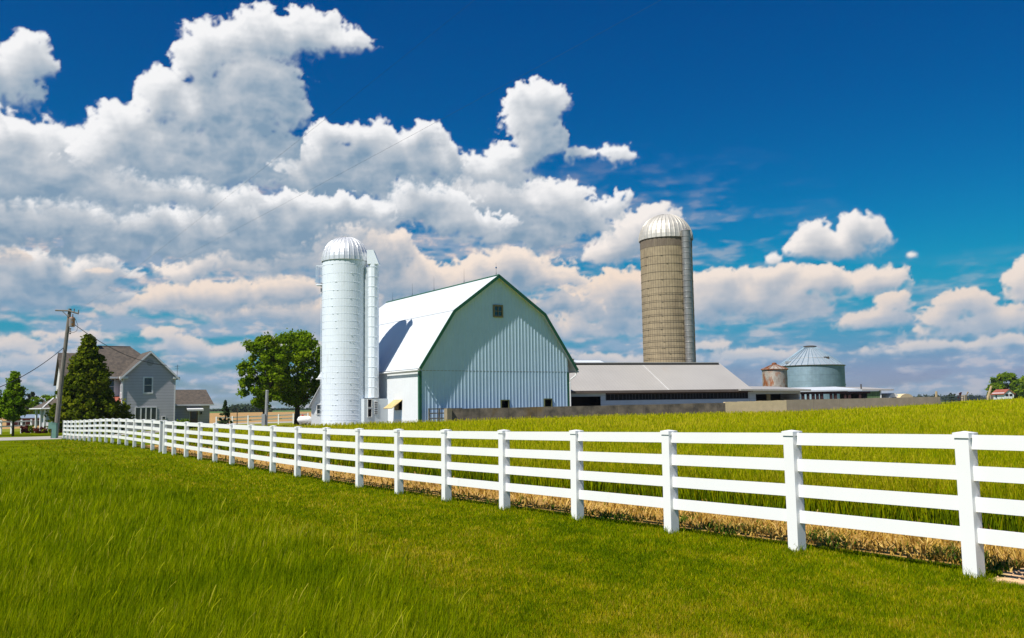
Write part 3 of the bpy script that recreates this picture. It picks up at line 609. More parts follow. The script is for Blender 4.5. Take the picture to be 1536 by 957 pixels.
# ---------------------------------------------------------------- buildings
YAW=R(33.04)
def ribwall(x0,x1,topf,z0,y,m,name,parent,spacing=.33,rib=.05,depth=.045,holes=()):
    """ribbed steel sheet facing -y in local space; holes = (xa,xb,za,zb)"""
    xs=[x0,x1]; x=x0
    while x<x1: xs+= [x+spacing*.42,x+spacing*.42+.035,x+spacing*.58+.035,x+spacing*.58+.07]; x+=spacing
    for h in holes: xs+=[h[0],h[1]]
    xs=sorted(set(round(a,4) for a in xs if x0<=a<=x1))
    for i in range(len(xs)-1,0,-1):
        if xs[i]-xs[i-1]<.004: xs.pop(i)
    def dep(x):
        f=((x-x0)%spacing); a=spacing*.42;b=a+.035;c=spacing*.58+.035;d=c+.035
        if f<=a or f>=d: return 0
        if f<b: return (f-a)/.035
        if f<=c: return 1
        return (d-f)/.035
    mb=MB()
    for a,b in zip(xs[:-1],xs[1:]):
        mid=(a+b)/2; segs=[(z0,None)]
        for h in holes:
            if h[0]-.01<mid<h[1]+.01: segs=[(z0,h[2]),(h[3],None)]
        ya,yb=y-depth*dep(a+.0001),y-depth*dep(b-.0001)
        for s0,s1 in segs:
            ta=topf(a) if s1 is None else s1; tb=topf(b) if s1 is None else s1
            mb.add([(a,ya,s0),(b,yb,s0),(b,yb,tb),(a,ya,ta)],[(0,1,2,3)])
    return mb.build(name,m,parent)
def window(parent,x0,x1,z0,z1,y,fm,gm=M_glass,nx=2,nz=2,t=.07,name='window',axis='y',bar=.04,proud=.05):
    """window facing -y (axis y) or -x (axis x): frame with pane as sub-part"""
    f=MB()
    def bx(a0,a1,b0,b1,d0,d1,mb):
        if axis=='y': mb.box(a0,a1,y+d0,y+d1,b0,b1)
        else: mb.box(y+d0,y+d1,a0,a1,b0,b1)
    bx(x0-t,x1+t,z1,z1+t,-proud,.02,f); bx(x0-t,x1+t,z0-t,z0,-proud-.02,.02,f)
    bx(x0-t,x0,z0,z1,-proud,.02,f); bx(x1,x1+t,z0,z1,-proud,.02,f)
    for i in range(1,nx): xx=x0+(x1-x0)*i/nx; bx(xx-bar/2,xx+bar/2,z0,z1,-proud*.8,0,f)
    for i in range(1,nz): zz=z0+(z1-z0)*i/nz; bx(x0,x1,zz-bar/2,zz+bar/2,-proud*.7,0,f)
    o=f.build(name,fm,parent); p=MB(); bx(x0,x1,z0,z1,-.012,.01,p); p.build('pane',gm,o); return o

# ---- the white gambrel barn
BX,BY=-1.24,75.0; BL=21.8
barn=empty('barn',(BX,BY,0),YAW); tag(barn,'big white gambrel barn with green trim and ribbed steel gable','barn')
prof=[(-7.62,4.80),(-4.42,9.58),(0,12.80),(4.75,9.68),(8.2,4.80)]
def ptop(x,off=.16): return float(np.interp(x,[p[0] for p in prof],[p[1] for p in prof]))-off
holes=[(-.42,.42,9.28,10.08),(.05,.66,.95+.95,1.55+.95-.0),(4.45,5.1,1.85,2.45)]
hw=(-.30,.40,9.35,10.15)
# openings in gable: attic window, two small hatches near the foot
holes=[hw,(.30,.98,1.55,2.15),(4.75,5.45,1.62,2.22)]
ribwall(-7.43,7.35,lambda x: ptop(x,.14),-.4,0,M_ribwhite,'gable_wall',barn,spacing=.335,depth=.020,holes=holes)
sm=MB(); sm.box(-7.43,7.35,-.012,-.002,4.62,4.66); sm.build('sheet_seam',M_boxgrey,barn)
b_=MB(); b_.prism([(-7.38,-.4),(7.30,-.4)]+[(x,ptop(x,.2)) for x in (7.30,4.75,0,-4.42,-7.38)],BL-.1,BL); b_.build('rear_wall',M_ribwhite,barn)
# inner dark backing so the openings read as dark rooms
for h in holes[1:]: b_=MB(); b_.box(h[0]-.3,h[1]+.3,.5,.54,h[2]-.3,h[3]+.3); b_.build('dark_backing',M_dark,barn)
window(barn,hw[0],hw[1],hw[2],hw[3],0,M_tan,nx=2,nz=2,t=.14,proud=.08,bar=.05)
for h in holes[1:]:
    f=MB(); t=.09; f.box(h[0]-t,h[1]+t,-.07,.05,h[3],h[3]+t); f.box(h[0]-t,h[1]+t,-.09,.05,h[2]-t,h[2]); f.box(h[0]-t,h[0],-.07,.05,h[2],h[3]); f.box(h[1],h[1]+t,-.07,.05,h[2],h[3]); o=f.build('hatch_frame',M_greenframe,barn)
# left side wall (lit), with awning hatch opening
sw=MB(); X_=-7.43; oy0,oy1,oz0,oz1=3.15,4.55,1.50,2.25
sw.box(X_,X_+.12,.05,oy0,-.4,4.72); sw.box(X_,X_+.12,oy1,BL-.1,-.4,4.72); sw.box(X_,X_+.12,oy0,oy1,oz1,4.72); sw.box(X_,X_+.12,oy0,oy1,-.4,oz0)
sw.build('side_wall',M_sidewhite,barn)
sw=MB(); sw.box(7.23,7.35,.05,BL-.1,-.4,4.72); sw.build('side_wall',M_sidewhite,barn)
b_=MB(); b_.box(X_+.5,X_+.54,oy0-.2,oy1+.2,oz0-.2,oz1+.2); b_.build('dark_backing',M_dark,barn)  # near-black sheet standing in for the unlit inside behind the hatch
b_=MB(); b_.box(X_+.02,X_+.06,oy0+.75,oy1,oz0,oz1); b_.build('hatch_board',M_tan,barn)
b_=MB(); b_.box(X_-.05,X_-.003,oy0+.05,oy1+.02,.75,oz0-.02); b_.build('lower_panel',M_ribwhite,barn)
b_=MB(); b_.slab((X_-.02,oy0-.08,2.36),(X_-.02,oy1+.12,2.36),(X_-1.0,oy1+.12,1.66),(X_-1.0,oy0-.08,1.66),.05); b_.build('awning_hatch',M_yellow,barn)
# roof: four slopes, one mesh
rf=MB(); y0,y1=-.36,BL+.3
for (a,b2) in zip(prof[:-1],prof[1:]): rf.slab((a[0],y0,a[1]),(b2[0],y0,b2[1]),(b2[0],y1,b2[1]),(a[0],y1,a[1]),.12)
roof=rf.build('roof',M_roofwhite,barn)
r_=MB(); r_.tube([(0,y0,12.80),(0,y1,12.80)],.09,6); r_.build('ridge_cap',M_green,roof)
r_=MB(); r_.tube([(prof[1][0],y0+.03,prof[1][1]+.005),(prof[1][0],y1,prof[1][1]+.005)],.022,5); r_.build('roof_joint',M_boxgrey,roof)
# rake trim and corner boards
for (a,b2) in zip(prof[:-1],prof[1:]):
    r_=MB(); dx,dz=b2[0]-a[0],b2[1]-a[1]; L_=math.hypot(dx,dz); nx_,nz_=-dz/L_,dx/L_; w0=.20
    if nz_<0: nx_,nz_=-nx_,-nz_
    ext=.0
    r_.prism([(a[0]-nx_*w0,a[1]-nz_*w0),(b2[0]-nx_*w0,b2[1]-nz_*w0),(b2[0]+nx_*.05,b2[1]+nz_*.05),(a[0]+nx_*.05,a[1]+nz_*.05)],y0-.06,y0-.004)
    fixn(r_.build('rake_trim',M_green,barn))
for xx in (-7.46,7.22):
    r_=MB(); r_.box(xx,xx+.20,-.075,-.05,-.4,4.6); r_.box(xx-.03 if xx<0 else xx+.17,xx if xx<0 else xx+.20,-.075,.16,-.4,4.6) ; r_.build('corner_trim',M_green,barn)
g_=MB(); g_.tube([(-7.70,y0,4.66),(-7.70,y1,4.66)],.085,6); g_.build('gutter',M_wtrim,barn)
g_=MB(); g_.tube([(8.22,y0,4.66),(8.22,y1,4.66)],.085,6); g_.tube([(8.2,-.12,4.6),(8.05,-.12,4.3),(7.55,-.12,4.0),(7.46,-.12,3.7),(7.46,-.12,-.3)],.06,6); g_.build('downspout',M_wtrim,barn)
# lightning rods on the ridge
for k,(yy,hh) in enumerate([(0.1,1.05),(5.6,1.35),(11.4,1.35),(16.0,1.25),(20.6,.9)]):
    l_=MB(); l_.tube([(0,yy,12.85),(0,yy,12.85+hh)],[.014,.006],5); l_.tube([(-.12,yy,12.8),(0,yy,13.1),(.12,yy,12.8)],.012,4); o=l_.build('lightning_rod',M_wire,barn)
    if k==0:
        q_=MB(); q_.lathe([(.001,13.42),(.06,13.44),(.075,13.50),(.06,13.56),(.001,13.58)],10,0,yy); q_.build('glass_ball',mat('blue_glass_ball',(.05,.15,.35),.15),o)

# ---- pipe railing left of the mossy wall, in front of the gable
def lp(x,y,z=0): # barn local -> world
    c,s_=math.cos(YAW),math.sin(YAW); return (BX+x*c-y*s_,BY+x*s_+y*c,z)
pr=empty('cattle_gate',lp(-7.1,-1.0,0),YAW); tag(pr,'weathered rail gate below the left corner of the barn gable','gate')
for xx in (0,.9,1.85,2.9):
    m_=MB(); m_.box(xx-.05,xx+.05,-.05,.05,-.2,1.62); m_.build('post',M_rail,pr)
for zz in (1.56,1.22,.82):
    m_=MB(); m_.box(-.1,2.95,-.085,-.052,zz-.045,zz+.045); m_.build('rail',M_rail,pr)
# ---- concrete walls in front of the yard
def wallseg(name,label,pa,pb,za,zb,m,th=.3):
    a=np.array(pa);b=np.array(pb); d=b-a; L_=np.hypot(*d); ang=math.atan2(d[1],d[0])
    root=MB(); 
    K=10; v=[]
    for k in range(K+1):
        f=k/K; z=za+(zb-za)*f+.012*math.sin(k*2.3); v+=[(L_*f,0,-1.2),(L_*f,th,-1.2),(L_*f,th,z),(L_*f,0,z)]
    fs=[]
    for k in range(K):
        o_=4*k; fs+=[(o_,o_+4,o_+7,o_+3),(o_+3,o_+7,o_+6,o_+2),(o_+2,o_+6,o_+5,o_+1)]
    fs+=[(0,3,2,1),(4*K,4*K+1,4*K+2,4*K+3)]
    root.add(v,fs); o=root.build(name,m,None,loc=(a[0],a[1],0),rz=ang); tag(o,label,'wall'); return o
def gp(u,D,v=608): p=at(u,v,D); return (p[0],p[1])
def zpx(u,v,D): return at(u,v,D)[2]
W0,W1,W2,W3=gp(675,70.6),gp(1088,79.0),gp(1180,81.0),gp(1411,88)
wallseg('concrete_wall','dark mossy concrete wall running in front of the barn gable',W0,W1,zpx(675,613.4,70.6),zpx(1088,604.2,79),M_wallmoss)
wallseg('concrete_wall','pale beige clean section of the yard wall, between the dark and tan sections',W1,W2,zpx(1088,603,79),zpx(1180,600.3,81),M_wallbeige,.34)
wallseg('concrete_wall','long tan grey concrete wall ending at the metal gates on the right',W2,W3,zpx(1180,600,81),zpx(1411,595.0,88),M_walltan)
bl=MB(); bl.box(-.22,.22,-.2,.3,-1,zpx(673,613,70.5)+.02); o=bl.build('stone_pier',mat('stone_pier',(.33,.27,.17),.9),None,loc=(*gp(672.5,70.5),0),rz=YAW); tag(o,'short stone pier at the left end of the mossy wall','pier')

# ---- white silo
def silo_hoops(r,zs,th,m,parent,lugs=True,seed=0,name='hoop'):
    rng=random.Random(seed)
    for z in zs:
        h=MB(); n=48; h.tube([(r*math.cos(2*math.pi*k/n),r*math.sin(2*math.pi*k/n),z) for k in range(n+1)],th,4,False)
        for _ in range(2):
            a=rng.choice([-2.0,-1.2,-1.8,-.6,-2.6])+rng.uniform(-.06,.06); h.tube([(r*1.015*math.cos(a),r*1.015*math.sin(a),z),((r*1.015)*math.cos(a+.06),(r*1.015)*math.sin(a+.06),z)],th*1.6,5)
        h.build(name,m,parent)
sx,sy=at(518,608,76.5)[:2]
sil=empty('silo',(sx,sy,0)); tag(sil,'tall white painted silo with a shiny metal dome beside the barn','silo')
r0=2.0; zt=at(518,393,76.5)[2]
b_=MB(); b_.lathe([(r0,-.3),(r0,zt)],60); b_.lathe([(.01,zt),(r0,zt)],60)
mS=mat('white_silo_staves',(.78,.85,.93),.5,0,.05,.8,lines=[('A',2*math.pi/52,.10,.14,0)],dirt=((.58,.60,.60),1.2,.62,(1,1,.2)))
b_.build('silo_wall',mS,sil)
zs=[];z=.3;
while z<zt-.3: zs.append(z); z+=.42+.42*(z/zt)**1.6
silo_hoops(r0+.005,zs,.009,M_siloW,sil,seed=4)
def dome(r,z0,h,m,parent,ribs=34,seamw=.012,name='dome'):
    mb=MB(); n=ribs*4; P=[(r*1.02,z0-.05)]+[(r*1.02*math.cos(t)**.95,z0+h*math.sin(t)) for t in np.linspace(0,math.pi/2*.97,12)]+[(.02,z0+h*1.0)]
    mb.lathe(P,n,amp=lambda k,i:(.012 if k%4==0 else 0)*(1 if i<12 else 0)); o=mb.build(name,m,parent,False)
    mb=MB(); 
    for k in range(ribs):
        a=2*math.pi*k/ribs; mb.tube([(p[0]*1.016*math.cos(a),p[0]*1.016*math.sin(a),p[1]+.01) for p in P[1:-1]],seamw*r*.7,4,False)
    mb.build('dome_rib',m,o); return o
zd=at(518,356,76.5)[2]-zt
dm=dome(r0+.03,zt,zd,M_dome,sil,30)
b_=MB(); b_.lathe([(.30,zt+zd-.06),(.30,zt+zd+.05),(.02,zt+zd+.09)],16); b_.build('dome_cap',M_domeB,dm)
# chute on its right side
cx,cy=at(560.2,608,75.6)[:2]; cx-=sx; cy-=sy; cr=.46; zc0=at(560,597,75.6)[2]; zc1=at(560,396,75.6)[2]; zc2=at(560,376,75.6)[2]
b_=MB(); b_.lathe([(cr,zc0),(cr,zc1)],10,cx,cy); b_.lathe([(.01,zc0),(cr,zc0)],10,cx,cy); ch=b_.build('chute',M_siloW,sil)
silo_h=[]; z=zc0+.05
while z<zc1: 
    hb=MB(); hb.tube([(cx+(cr+.01)*math.cos(2*math.pi*k/16),cy+(cr+.01)*math.sin(2*math.pi*k/16),z) for k in range(17)],.014,4,False); z+=.86; hb.build('chute_band',M_siloW,ch)
b_=MB(); b_.box(cx-cr*1.1,cx+cr*.1,cy-cr*.95,cy+cr*.95,zc1-.05,zc2); b_.prism([(cx+cr*.1,zc1-.05),(cx+cr*1.12,zc1-.05),(cx+cr*.1,zc2)],cy-cr*.95,cy+cr*.95); fixn(b_.build('chute_hood',M_siloW,ch))
b_=MB(); b_.box(r0*.9,cx-cr*.6,cy-.12,cy+.35,zc0,zc1-.3); b_.build('chute_web',mat('shaded_web_paint',(.55,.62,.68),.6),ch)  # the gap's bluish shade is put into this colour, darker than the silo
# ladder cage and platform at its top left
lc=MB(); ax=-r0-.02
for dz in (zt-2.0,zt-.35): lc.tube([(ax+.1,-.35,dz),(ax-.48,-.35,dz),(ax-.48,.35,dz),(ax+.1,.35,dz)],.022,4)
for a_0,b_0 in ((ax-.48,-.35),(ax-.48,.35)): lc.tube([(a_0,b_0,zt-2.0),(a_0,b_0,zt-.35)],.02,4)
lc.box(ax-.5,ax+.1,-.4,.4,zt-2.05,zt-2.0); lc.build('platform',M_siloW,sil)
lc=MB()
for yy in (-.22,.22): lc.tube([(ax-.08,yy,0.4),(ax-.08,yy,zt+.2)],.018,4)
z=.5
while z<zt: lc.tube([(ax-.08,-.22,z),(ax-.08,.22,z)],.012,4); z+=.35
lc.build('ladder',M_siloW,sil)
for dzz in (zt-2.6,zt-2.1): 
    q_=MB(); q_.box(ax-.16,ax+.05,-.1,.1,dzz,dzz+.3); q_.build('bracket',M_hoop,sil)
# feed room between silo and barn
fx,fy=at(562,608,75.2)[:2]
fr=empty('feed_room',(fx,fy,0),YAW); tag(fr,'small white feed room with dark openings at the foot of the silo','shed')
b_=MB(); b_.box(-.95,1.3,.0,1.8,-.3,zc0-.06); b_.build('wall',mat('feed_room_wall',(.62,.68,.72),.6,0,.05,1),fr)
for z0_,z1_ in ((.98,1.62),(1.78,2.42)):
    window(fr,-.62,-.30,z0_,z1_,0,M_wtrim,M_dark,1,1,t=.05)
b_=MB(); b_.box(-.05,.25,-.05,-.003,1.2,2.3); lv=b_.build('louvre',M_wtrim,fr)
b_=MB()
for k in range(7): b_.box(-.03,.23,-.06,-.052,1.24+k*.15,1.30+k*.15)
b_.build('louvre_slot',M_dark,lv)
# ---- lean-to left of the silo
lx,ly=at(467,608,82)[:2]
lt_=empty('milk_house',(lx,ly,0),R(11)); tag(lt_,'low white lean-to building showing on the left of the white silo','shed')
pz=[(0,2.15),(1.15,4.35),(4.2,5.4),(7.3,4.4)]
b_=MB(); b_.prism([(0,-.4),(7.3,-.4),(7.3,4.3),(4.2,5.3),(1.15,4.25),(0,2.1)],0,5); fixn(b_.build('wall',M_sidewhite,lt_))
b_=MB(); b_.slab((-.22,-.15,1.85),(1.15,-.15,4.4),(1.15,5.2,4.4),(-.22,5.2,1.85),.1); b_.slab((.75,-.3,4.42),(4.2,-.3,5.5),(4.2,5.2,5.5),(.75,5.2,4.42),.1); b_.slab((4.2,-.3,5.5),(7.5,-.3,4.4),(7.5,5.2,4.4),(4.2,5.2,5.5),.1); b_.build('roof',M_roofwhite,lt_)
b_=MB(); b_.tube([(-.25,-.2,1.84),(1.12,-.2,4.36)],.07,6); b_.build('rake_gutter',M_boxgrey,lt_)
window(lt_,.52,.92,1.25,2.05,0,M_wtrim,M_glass,1,2)

# ---- long low barn on the right of the gambrel barn
YW2=math.atan2(5.0,17.9); ox,oy=at(854,608,82)[:2]
lb=empty('cattle_barn',(ox,oy,0),YW2); tag(lb,'long low cattle barn with a dull steel roof and window strip','barn')
LE=18.6; eave=3.02; ridge=5.80; HWD=5.9
rf=MB(); rf.slab((-5,-.35,eave-.05),(LE+.2,-.35,eave-.05),(LE+.2,HWD,ridge),(-5,HWD,ridge),.07); rf.slab((-5,HWD,ridge),(LE+.2,HWD,ridge),(LE+.2,2*HWD+.35,eave-.05),(-5,2*HWD+.35,eave-.05),.07)
rlb=rf.build('roof',M_metalroof,lb)
r_=MB(); r_.box(-5,LE-.1,HWD-.30,HWD+.30,ridge+.02,ridge+.11); r_.build('ridge_vent_cap',M_metalroof,rlb)
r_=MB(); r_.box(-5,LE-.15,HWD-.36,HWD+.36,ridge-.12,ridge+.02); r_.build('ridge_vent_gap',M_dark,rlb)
r_=MB(); r_.slab((9.9,-.36,eave-.035),(9.93,-.36,eave-.035),(9.93,HWD-.35,ridge-.15),(9.9,HWD-.35,ridge-.15),.03); r_.build('roof_seam',M_wtrim,rlb)
b_=MB(); b_.box(-5,LE+.2,-.40,-.352,eave-.26,eave-.02); b_.build('fascia',M_brownmetal,lb)
b_=MB(); b_.prismx([(0,-.4),(2*HWD,-.4),(2*HWD,eave-.1),(HWD,ridge-.15),(0,eave-.1)],LE-.12,LE); fixn(b_.build('end_wall',M_barnsiding,lb)); b_=MB(); b_.prismx([(0,-.4),(2*HWD,-.4),(2*HWD,eave-.1),(HWD,ridge-.15),(0,eave-.1)],-4.9,-4.8); fixn(b_.build('end_wall',M_barnsiding,lb))
ww0,ww1=3.65,LE-.12
zw0,zw1=2.14,2.64
b_=MB(); b_.box(ww0-.55,ww1,0,.12,-.4,zw0-.06); b_.box(ww0-.55,ww0-.05,0,.12,zw0-.06,eave-.12); b_.box(-5,ww0-.55,0,.12,eave-.55,eave-.12); b_.build('front_wall',M_barnsiding,lb)
b_=MB(); b_.box(ww0-.05,ww1,-.03,.12,zw1+.03,eave-.13); b_.build('window_header',mat('dark_red_brown',(.06,.025,.02),.8),lb)
ng=9; gw=(ww1-ww0)/ng
for k in range(ng):
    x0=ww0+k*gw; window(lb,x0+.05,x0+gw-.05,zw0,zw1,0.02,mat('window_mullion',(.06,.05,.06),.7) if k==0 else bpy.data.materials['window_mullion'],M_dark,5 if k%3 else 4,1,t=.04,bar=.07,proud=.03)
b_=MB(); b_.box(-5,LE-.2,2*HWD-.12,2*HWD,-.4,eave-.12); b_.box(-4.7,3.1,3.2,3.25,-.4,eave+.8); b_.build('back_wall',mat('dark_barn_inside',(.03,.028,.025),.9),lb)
# lean-to extension with a flat roof
XE=LE+.02; XL=24.3
b_=MB(); b_.slab((XE-1.4,-.9,eave-.02),(XL+.65,-.9,eave-.12),(XL+.65,5.5,eave+.32),(XE-1.4,5.5,eave+.44),.16); ex=b_.build('lean_to_roof',M_metalroof,lb)
b_=MB(); b_.box(XE,XE+.7,0,.12,-.4,eave-.16); b_.box(XE+.7,XL-.15,0,.12,eave-.52,eave-.18); b_.box(XL-.18,XL,-.02,.2,-.4,eave-.2); b_.build('lean_to_wall',M_barnsiding,lb)
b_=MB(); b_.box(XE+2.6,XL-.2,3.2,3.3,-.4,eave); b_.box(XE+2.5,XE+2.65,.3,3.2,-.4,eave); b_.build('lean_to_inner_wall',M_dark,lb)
b_=MB(); b_.box(XE+2.1,XE+2.5,.3,.4,-.4,eave-.4); b_.build('door_jamb',M_tan,lb)
b_=MB(); b_.box(XL-.1,XL,.12,5.4,-.4,eave-.1); b_.build('lean_to_end_wall',M_barnsiding,lb)
# white roofed building behind
hx,hy=at(858,608,118)[:2]
hb_=empty('machine_shed',(hx,hy,0),YW2); tag(hb_,'white roofed shed peeking over the low cattle barn','shed')
zr=at(880,540.5,122)[2]
b_=MB(); b_.slab((-6,0,zr-1.0),(6.0,0,zr-1.0),(5.4,3.4,zr),(-6,3.4,zr),.12); b_.slab((-6,3.4,zr),(5.0,3.4,zr),(5.6,6.8,zr-1),(-6,6.8,zr-1),.12); r1=b_.build('roof',M_roofwhite,hb_)
b_=MB(); b_.box(-5.8,5.0,.3,6.5,-.3,zr-1.15); b_.build('wall',M_sidewhite,hb_)
for xx,mm_ in ((.2,M_wtrim),(1.1,M_tan)):
    b_=MB(); b_.tube([(xx,2.4,zr-.6),(xx,2.4,zr+.12)],.16,8); b_.tube([(xx,2.4,zr+.10),(xx,2.4,zr+.16)],.22,8); b_.build('roof_vent',mm_,r1)

# ---- tan stave silo
bx_,by_=at(1006.5,608,100)[:2]; rb=2.92; zt=at(1001,361,100)[2]; zd=at(1001,322.5,100)[2]-zt
sb2=empty('silo',(bx_,by_,0)); tag(sb2,'tall tan concrete stave silo behind the low cattle barn','silo')
b_=MB(); b_.lathe([(rb,-.3),(rb,zt)],76); b_.build('silo_wall',M_stave,sb2)
b_=MB(); b_.lathe([(rb+.015,zt-1.05),(rb+.02,zt+.0)],76); b_.build('top_band',mat('stained_top_band',(.13,.10,.075),.9,0,.25,2,col2=(.20,.16,.11),stretch=(1,1,.3),lines=[('A',2*math.pi/76,.14,.35,0)]),sb2)
zs=[];z=2.2
while z<zt-1.3: zs.append(z); z+=.62+.55*max(0,(z-6)/zt)
silo_hoops(rb+.015,zs,.014,M_hoop,sb2,seed=9)
silo_hoops(rb+.015,[z_+.17 for z_ in zs if z_<14],.008,M_hoop,sb2,seed=10)
dome(rb+.05,zt,zd,M_domeB,sb2,36)
ca_=math.radians(-58); ccx,ccy=(rb+.38)*math.cos(ca_),(rb+.38)*math.sin(ca_)
b_=MB(); P=[];z=1.0
zc=at(1030,352,97)[2]
while z<zc: P+=[(.50,z),(.50,z+.5),(.53,z+.52),(.53,z+.60)]; z+=.62
b_.lathe(P,20,ccx,ccy); b_.lathe([(.53,z-.05),(.03,z+.25)],20,ccx,ccy); b_.build('chute',M_chuteB,sb2,False)

# ---- grain bins
def bin_(name,label,u,D,rad,v_eave,v_top,mb_body,mb_roof,ribs,cap=True,rust=False):
    x,y=at(u,608,D)[:2]; g=T(x,y); ze=at(u,v_eave,D)[2]; zt=at(u,v_top,D)[2]
    root=empty(name,(x,y,0)); tag(root,label,'grain bin')
    b=MB(); P=[];z=g-.2
    while z<ze-.02: P+=[(rad,z),(rad+.018,z+.06)]; z+=.12
    P.append((rad,ze)); b.lathe(P,56); b.build('bin_wall',mb_body,root)
    b=MB(); b.lathe([(rad+.14,ze-.07),(rad*.18,zt-.18),(rad*.18,zt-.1),(.02,zt-.02)],ribs*3); ro=b.build('roof',mb_roof,root)
    b=MB()
    for k in range(ribs):
        a=2*math.pi*k/ribs+.05; b.tube([((rad+.16)*math.cos(a),(rad+.16)*math.sin(a),ze-.03),(rad*.19*math.cos(a),rad*.19*math.sin(a),zt-.14)],.035,4)
    b.build('roof_rib',M_rust2 if rust else M_galv,ro)
    b=MB(); b.lathe([(rad*.2,zt-.16),(rad*.2,zt+.02),(rad*.11,zt+.10),(.01,zt+.12)],18); b.build('cap',M_rust2 if rust else M_hoop,ro)
    b=MB(); b.lathe([(rad+.10,ze-.13),(rad+.16,ze-.07),(rad+.10,ze-.03)],56); b.build('eave_ring',M_rust2 if rust else M_hoop,root)
    return root,ze,zt,ro
g1,ze,zt_,ro=bin_('grain_bin','large blue grey corrugated grain bin with a conical ribbed roof',1219,125,4.45,548.5,519.5,M_galv,M_galvroof,34)
b=MB()
for a,rr_ in ((-1.15,3.0),(-2.75,3.9)):
    zz=zt_-.1-(zt_-ze)*rr_/4.6; b=MB(); c=Vector((rr_*math.cos(a),rr_*math.sin(a),zz)); b.box(c.x-.33,c.x+.33,c.y-.3,c.y+.3,c.z-.02,c.z+.26); b.build('roof_hatch',M_boxgrey if a<-2 else M_hoop,ro)
b=MB(); rr_=3.1; zz=zt_-(zt_-ze)*rr_/4.6; b.tube([(rr_*math.cos(k*.2),rr_*math.sin(k*.2),zz+.12) for k in range(33)],.022,4,False); b.build('walk_ring',M_domeB,ro)
g2,ze,zt_,ro=bin_('grain_bin','small rust streaked grain bin in front of the large one',1164,112,1.52,553.5,545,M_rust,M_rust,16,rust=True)

# ---- open cattle shed at the right
ux,uy=at(1201,608,96)[:2]; ang=math.atan2(2.0,11.0)
cs=empty('open_shed',(ux,uy,0),ang); tag(cs,'long open sided shed with dark posts and a thin flat roof','shed')
zr=at(1203,585.6,96)[2]
b=MB(); b.slab((-.6,-.4,zr-.02),(7.1,-.4,zr+.04),(7.1,5,zr+.45),(-.6,5,zr+.38),.16); b.build('roof',M_roofwhite,cs)
b=MB(); b.slab((7.12,-.4,zr+.02),(10.9,-.4,zr+.0),(10.9,5,zr+.36),(7.12,5,zr+.42),.14); b.build('roof',M_metalroof,cs)
b=MB(); b.box(-.5,8.2,-.2,0,zr-.42,zr-.17); b.box(-.5,8.2,4.6,4.7,zr-.2,zr+.2); b.build('beam',mat('dark_red_beam',(.05,.018,.018),.8),cs)
MBm=bpy.data.materials['dark_red_beam']
for k,xx in enumerate([.25,.85,1.45,1.95,2.45,3.55,4.05,5.2,5.7,6.95]):
    b=MB(); w_=.11 if k%2 else .14; b.box(xx-w_,xx+w_,-.22,.02,-.3,zr-.42); b.build('post',MBm,cs)
b=MB(); b.box(-.4,7.2,.1,.2,-.3,zr-1.15); b.build('feed_bunk',MBm,cs)
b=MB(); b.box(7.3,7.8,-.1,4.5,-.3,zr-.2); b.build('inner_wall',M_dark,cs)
b=MB(); b.box(7.8,9.35,-.15,-.05,-.3,zr-.17); b.build('green_panel',M_greenpanel,cs)
b=MB(); b.box(9.36,9.5,-.2,.02,-.3,zr-.1); b.build('white_post',M_wtrim,cs)
b=MB(); b.tube([(7.6,.6,zr+.1),(7.6,.6,zr+.62)],.07,6); b.build('chimney_pipe',M_hoop,cs)

# ---- far right yard: gates, posts, white house with red roof
gx,gy=at(1412,608,89)[:2]; gx2,gy2=at(1490,608,93)[:2]
GL=math.hypot(gx2-gx,gy2-gy); ga=math.atan2(gy2-gy,gx2-gx)
yg=empty('yard_gate',(gx,gy,0),ga); tag(yg,'blue grey metal pipe gates beyond the end of the tan wall','gate')
zt1=zpx(1412,594.5,89)
for i,(a_,b2) in enumerate(((.05,GL*.44),(GL*.47,GL*.66),(GL*.68,GL*.95))):
    b=MB()
    for zz in (0,.26,.5,.8,1.1): b.box(a_,b2,-.03,.03,zt1-zz-.05,zt1-zz+.02)
    for q in np.linspace(a_,b2,6): b.box(q-.03,q+.03,.035,.06,zt1-1.4,zt1)
    b.build('gate_panel',M_steelrail,yg)
for q,wd_2 in ((GL*.455,.2),(GL*.965,.22)):
    b=MB(); b.box(q-wd_2,q+wd_2,-.1,.3,-.3,zt1+.10); b.build('concrete_post',M_walltan,yg)
for u,D,v0,v1,dx in ((1487,90,579,596,-.35),(1404.5,89.5,587,597,0),(1452,95,588,596,-.25)):
    x,y,z=at(u,v0,D); b=MB(); x2=at(u,v1,D)[0]+dx
    b.tube([(x2-x,0,T(x,y)-.2-z),(x2-x,0,-(v1-v0)*D/F_PX),(0,0,0)],[.14,.13,.10],7); o=b.build('wooden_post',M_woodlight,None,loc=(x,y,z)); tag(o,{1487:'tall leaning bare timber post right of the metal gates',1404.5:'short straight timber post at the end of the tan wall',1452:'short leaning timber stub behind the metal gates'}[u],'post')
rx,ry=at(1507,608,260)[:2]
rh=empty('farm_house',(rx,ry,0),0); tag(rh,'small white house with a red roof at the far right','house')
ze=at(1507,589.6,260)[2]; zr=at(1514,583.6,260)[2]; RW=2.9
b=MB(); b.prism([(0,-.5),(RW,-.5),(RW,ze),(RW/2,zr-.15),(0,ze)],0,6.5); fixn(b.build('wall',M_sidewhite,rh))
b=MB(); b.slab((-.4,-.3,ze-.35),(RW/2,-.3,zr),(RW/2,6.8,zr),(-.4,6.8,ze-.35),.15); b.slab((RW/2,-.3,zr),(RW+.4,-.3,ze-.35),(RW+.4,6.8,ze-.35),(RW/2,6.8,zr),.15); b.build('roof',M_redroof,rh)
for xa in (.45,1.6): b=MB(); b.box(xa,xa+.85,-.06,-.003,ze-.9,ze-.25); b.build('garage_door',M_dark,rh)
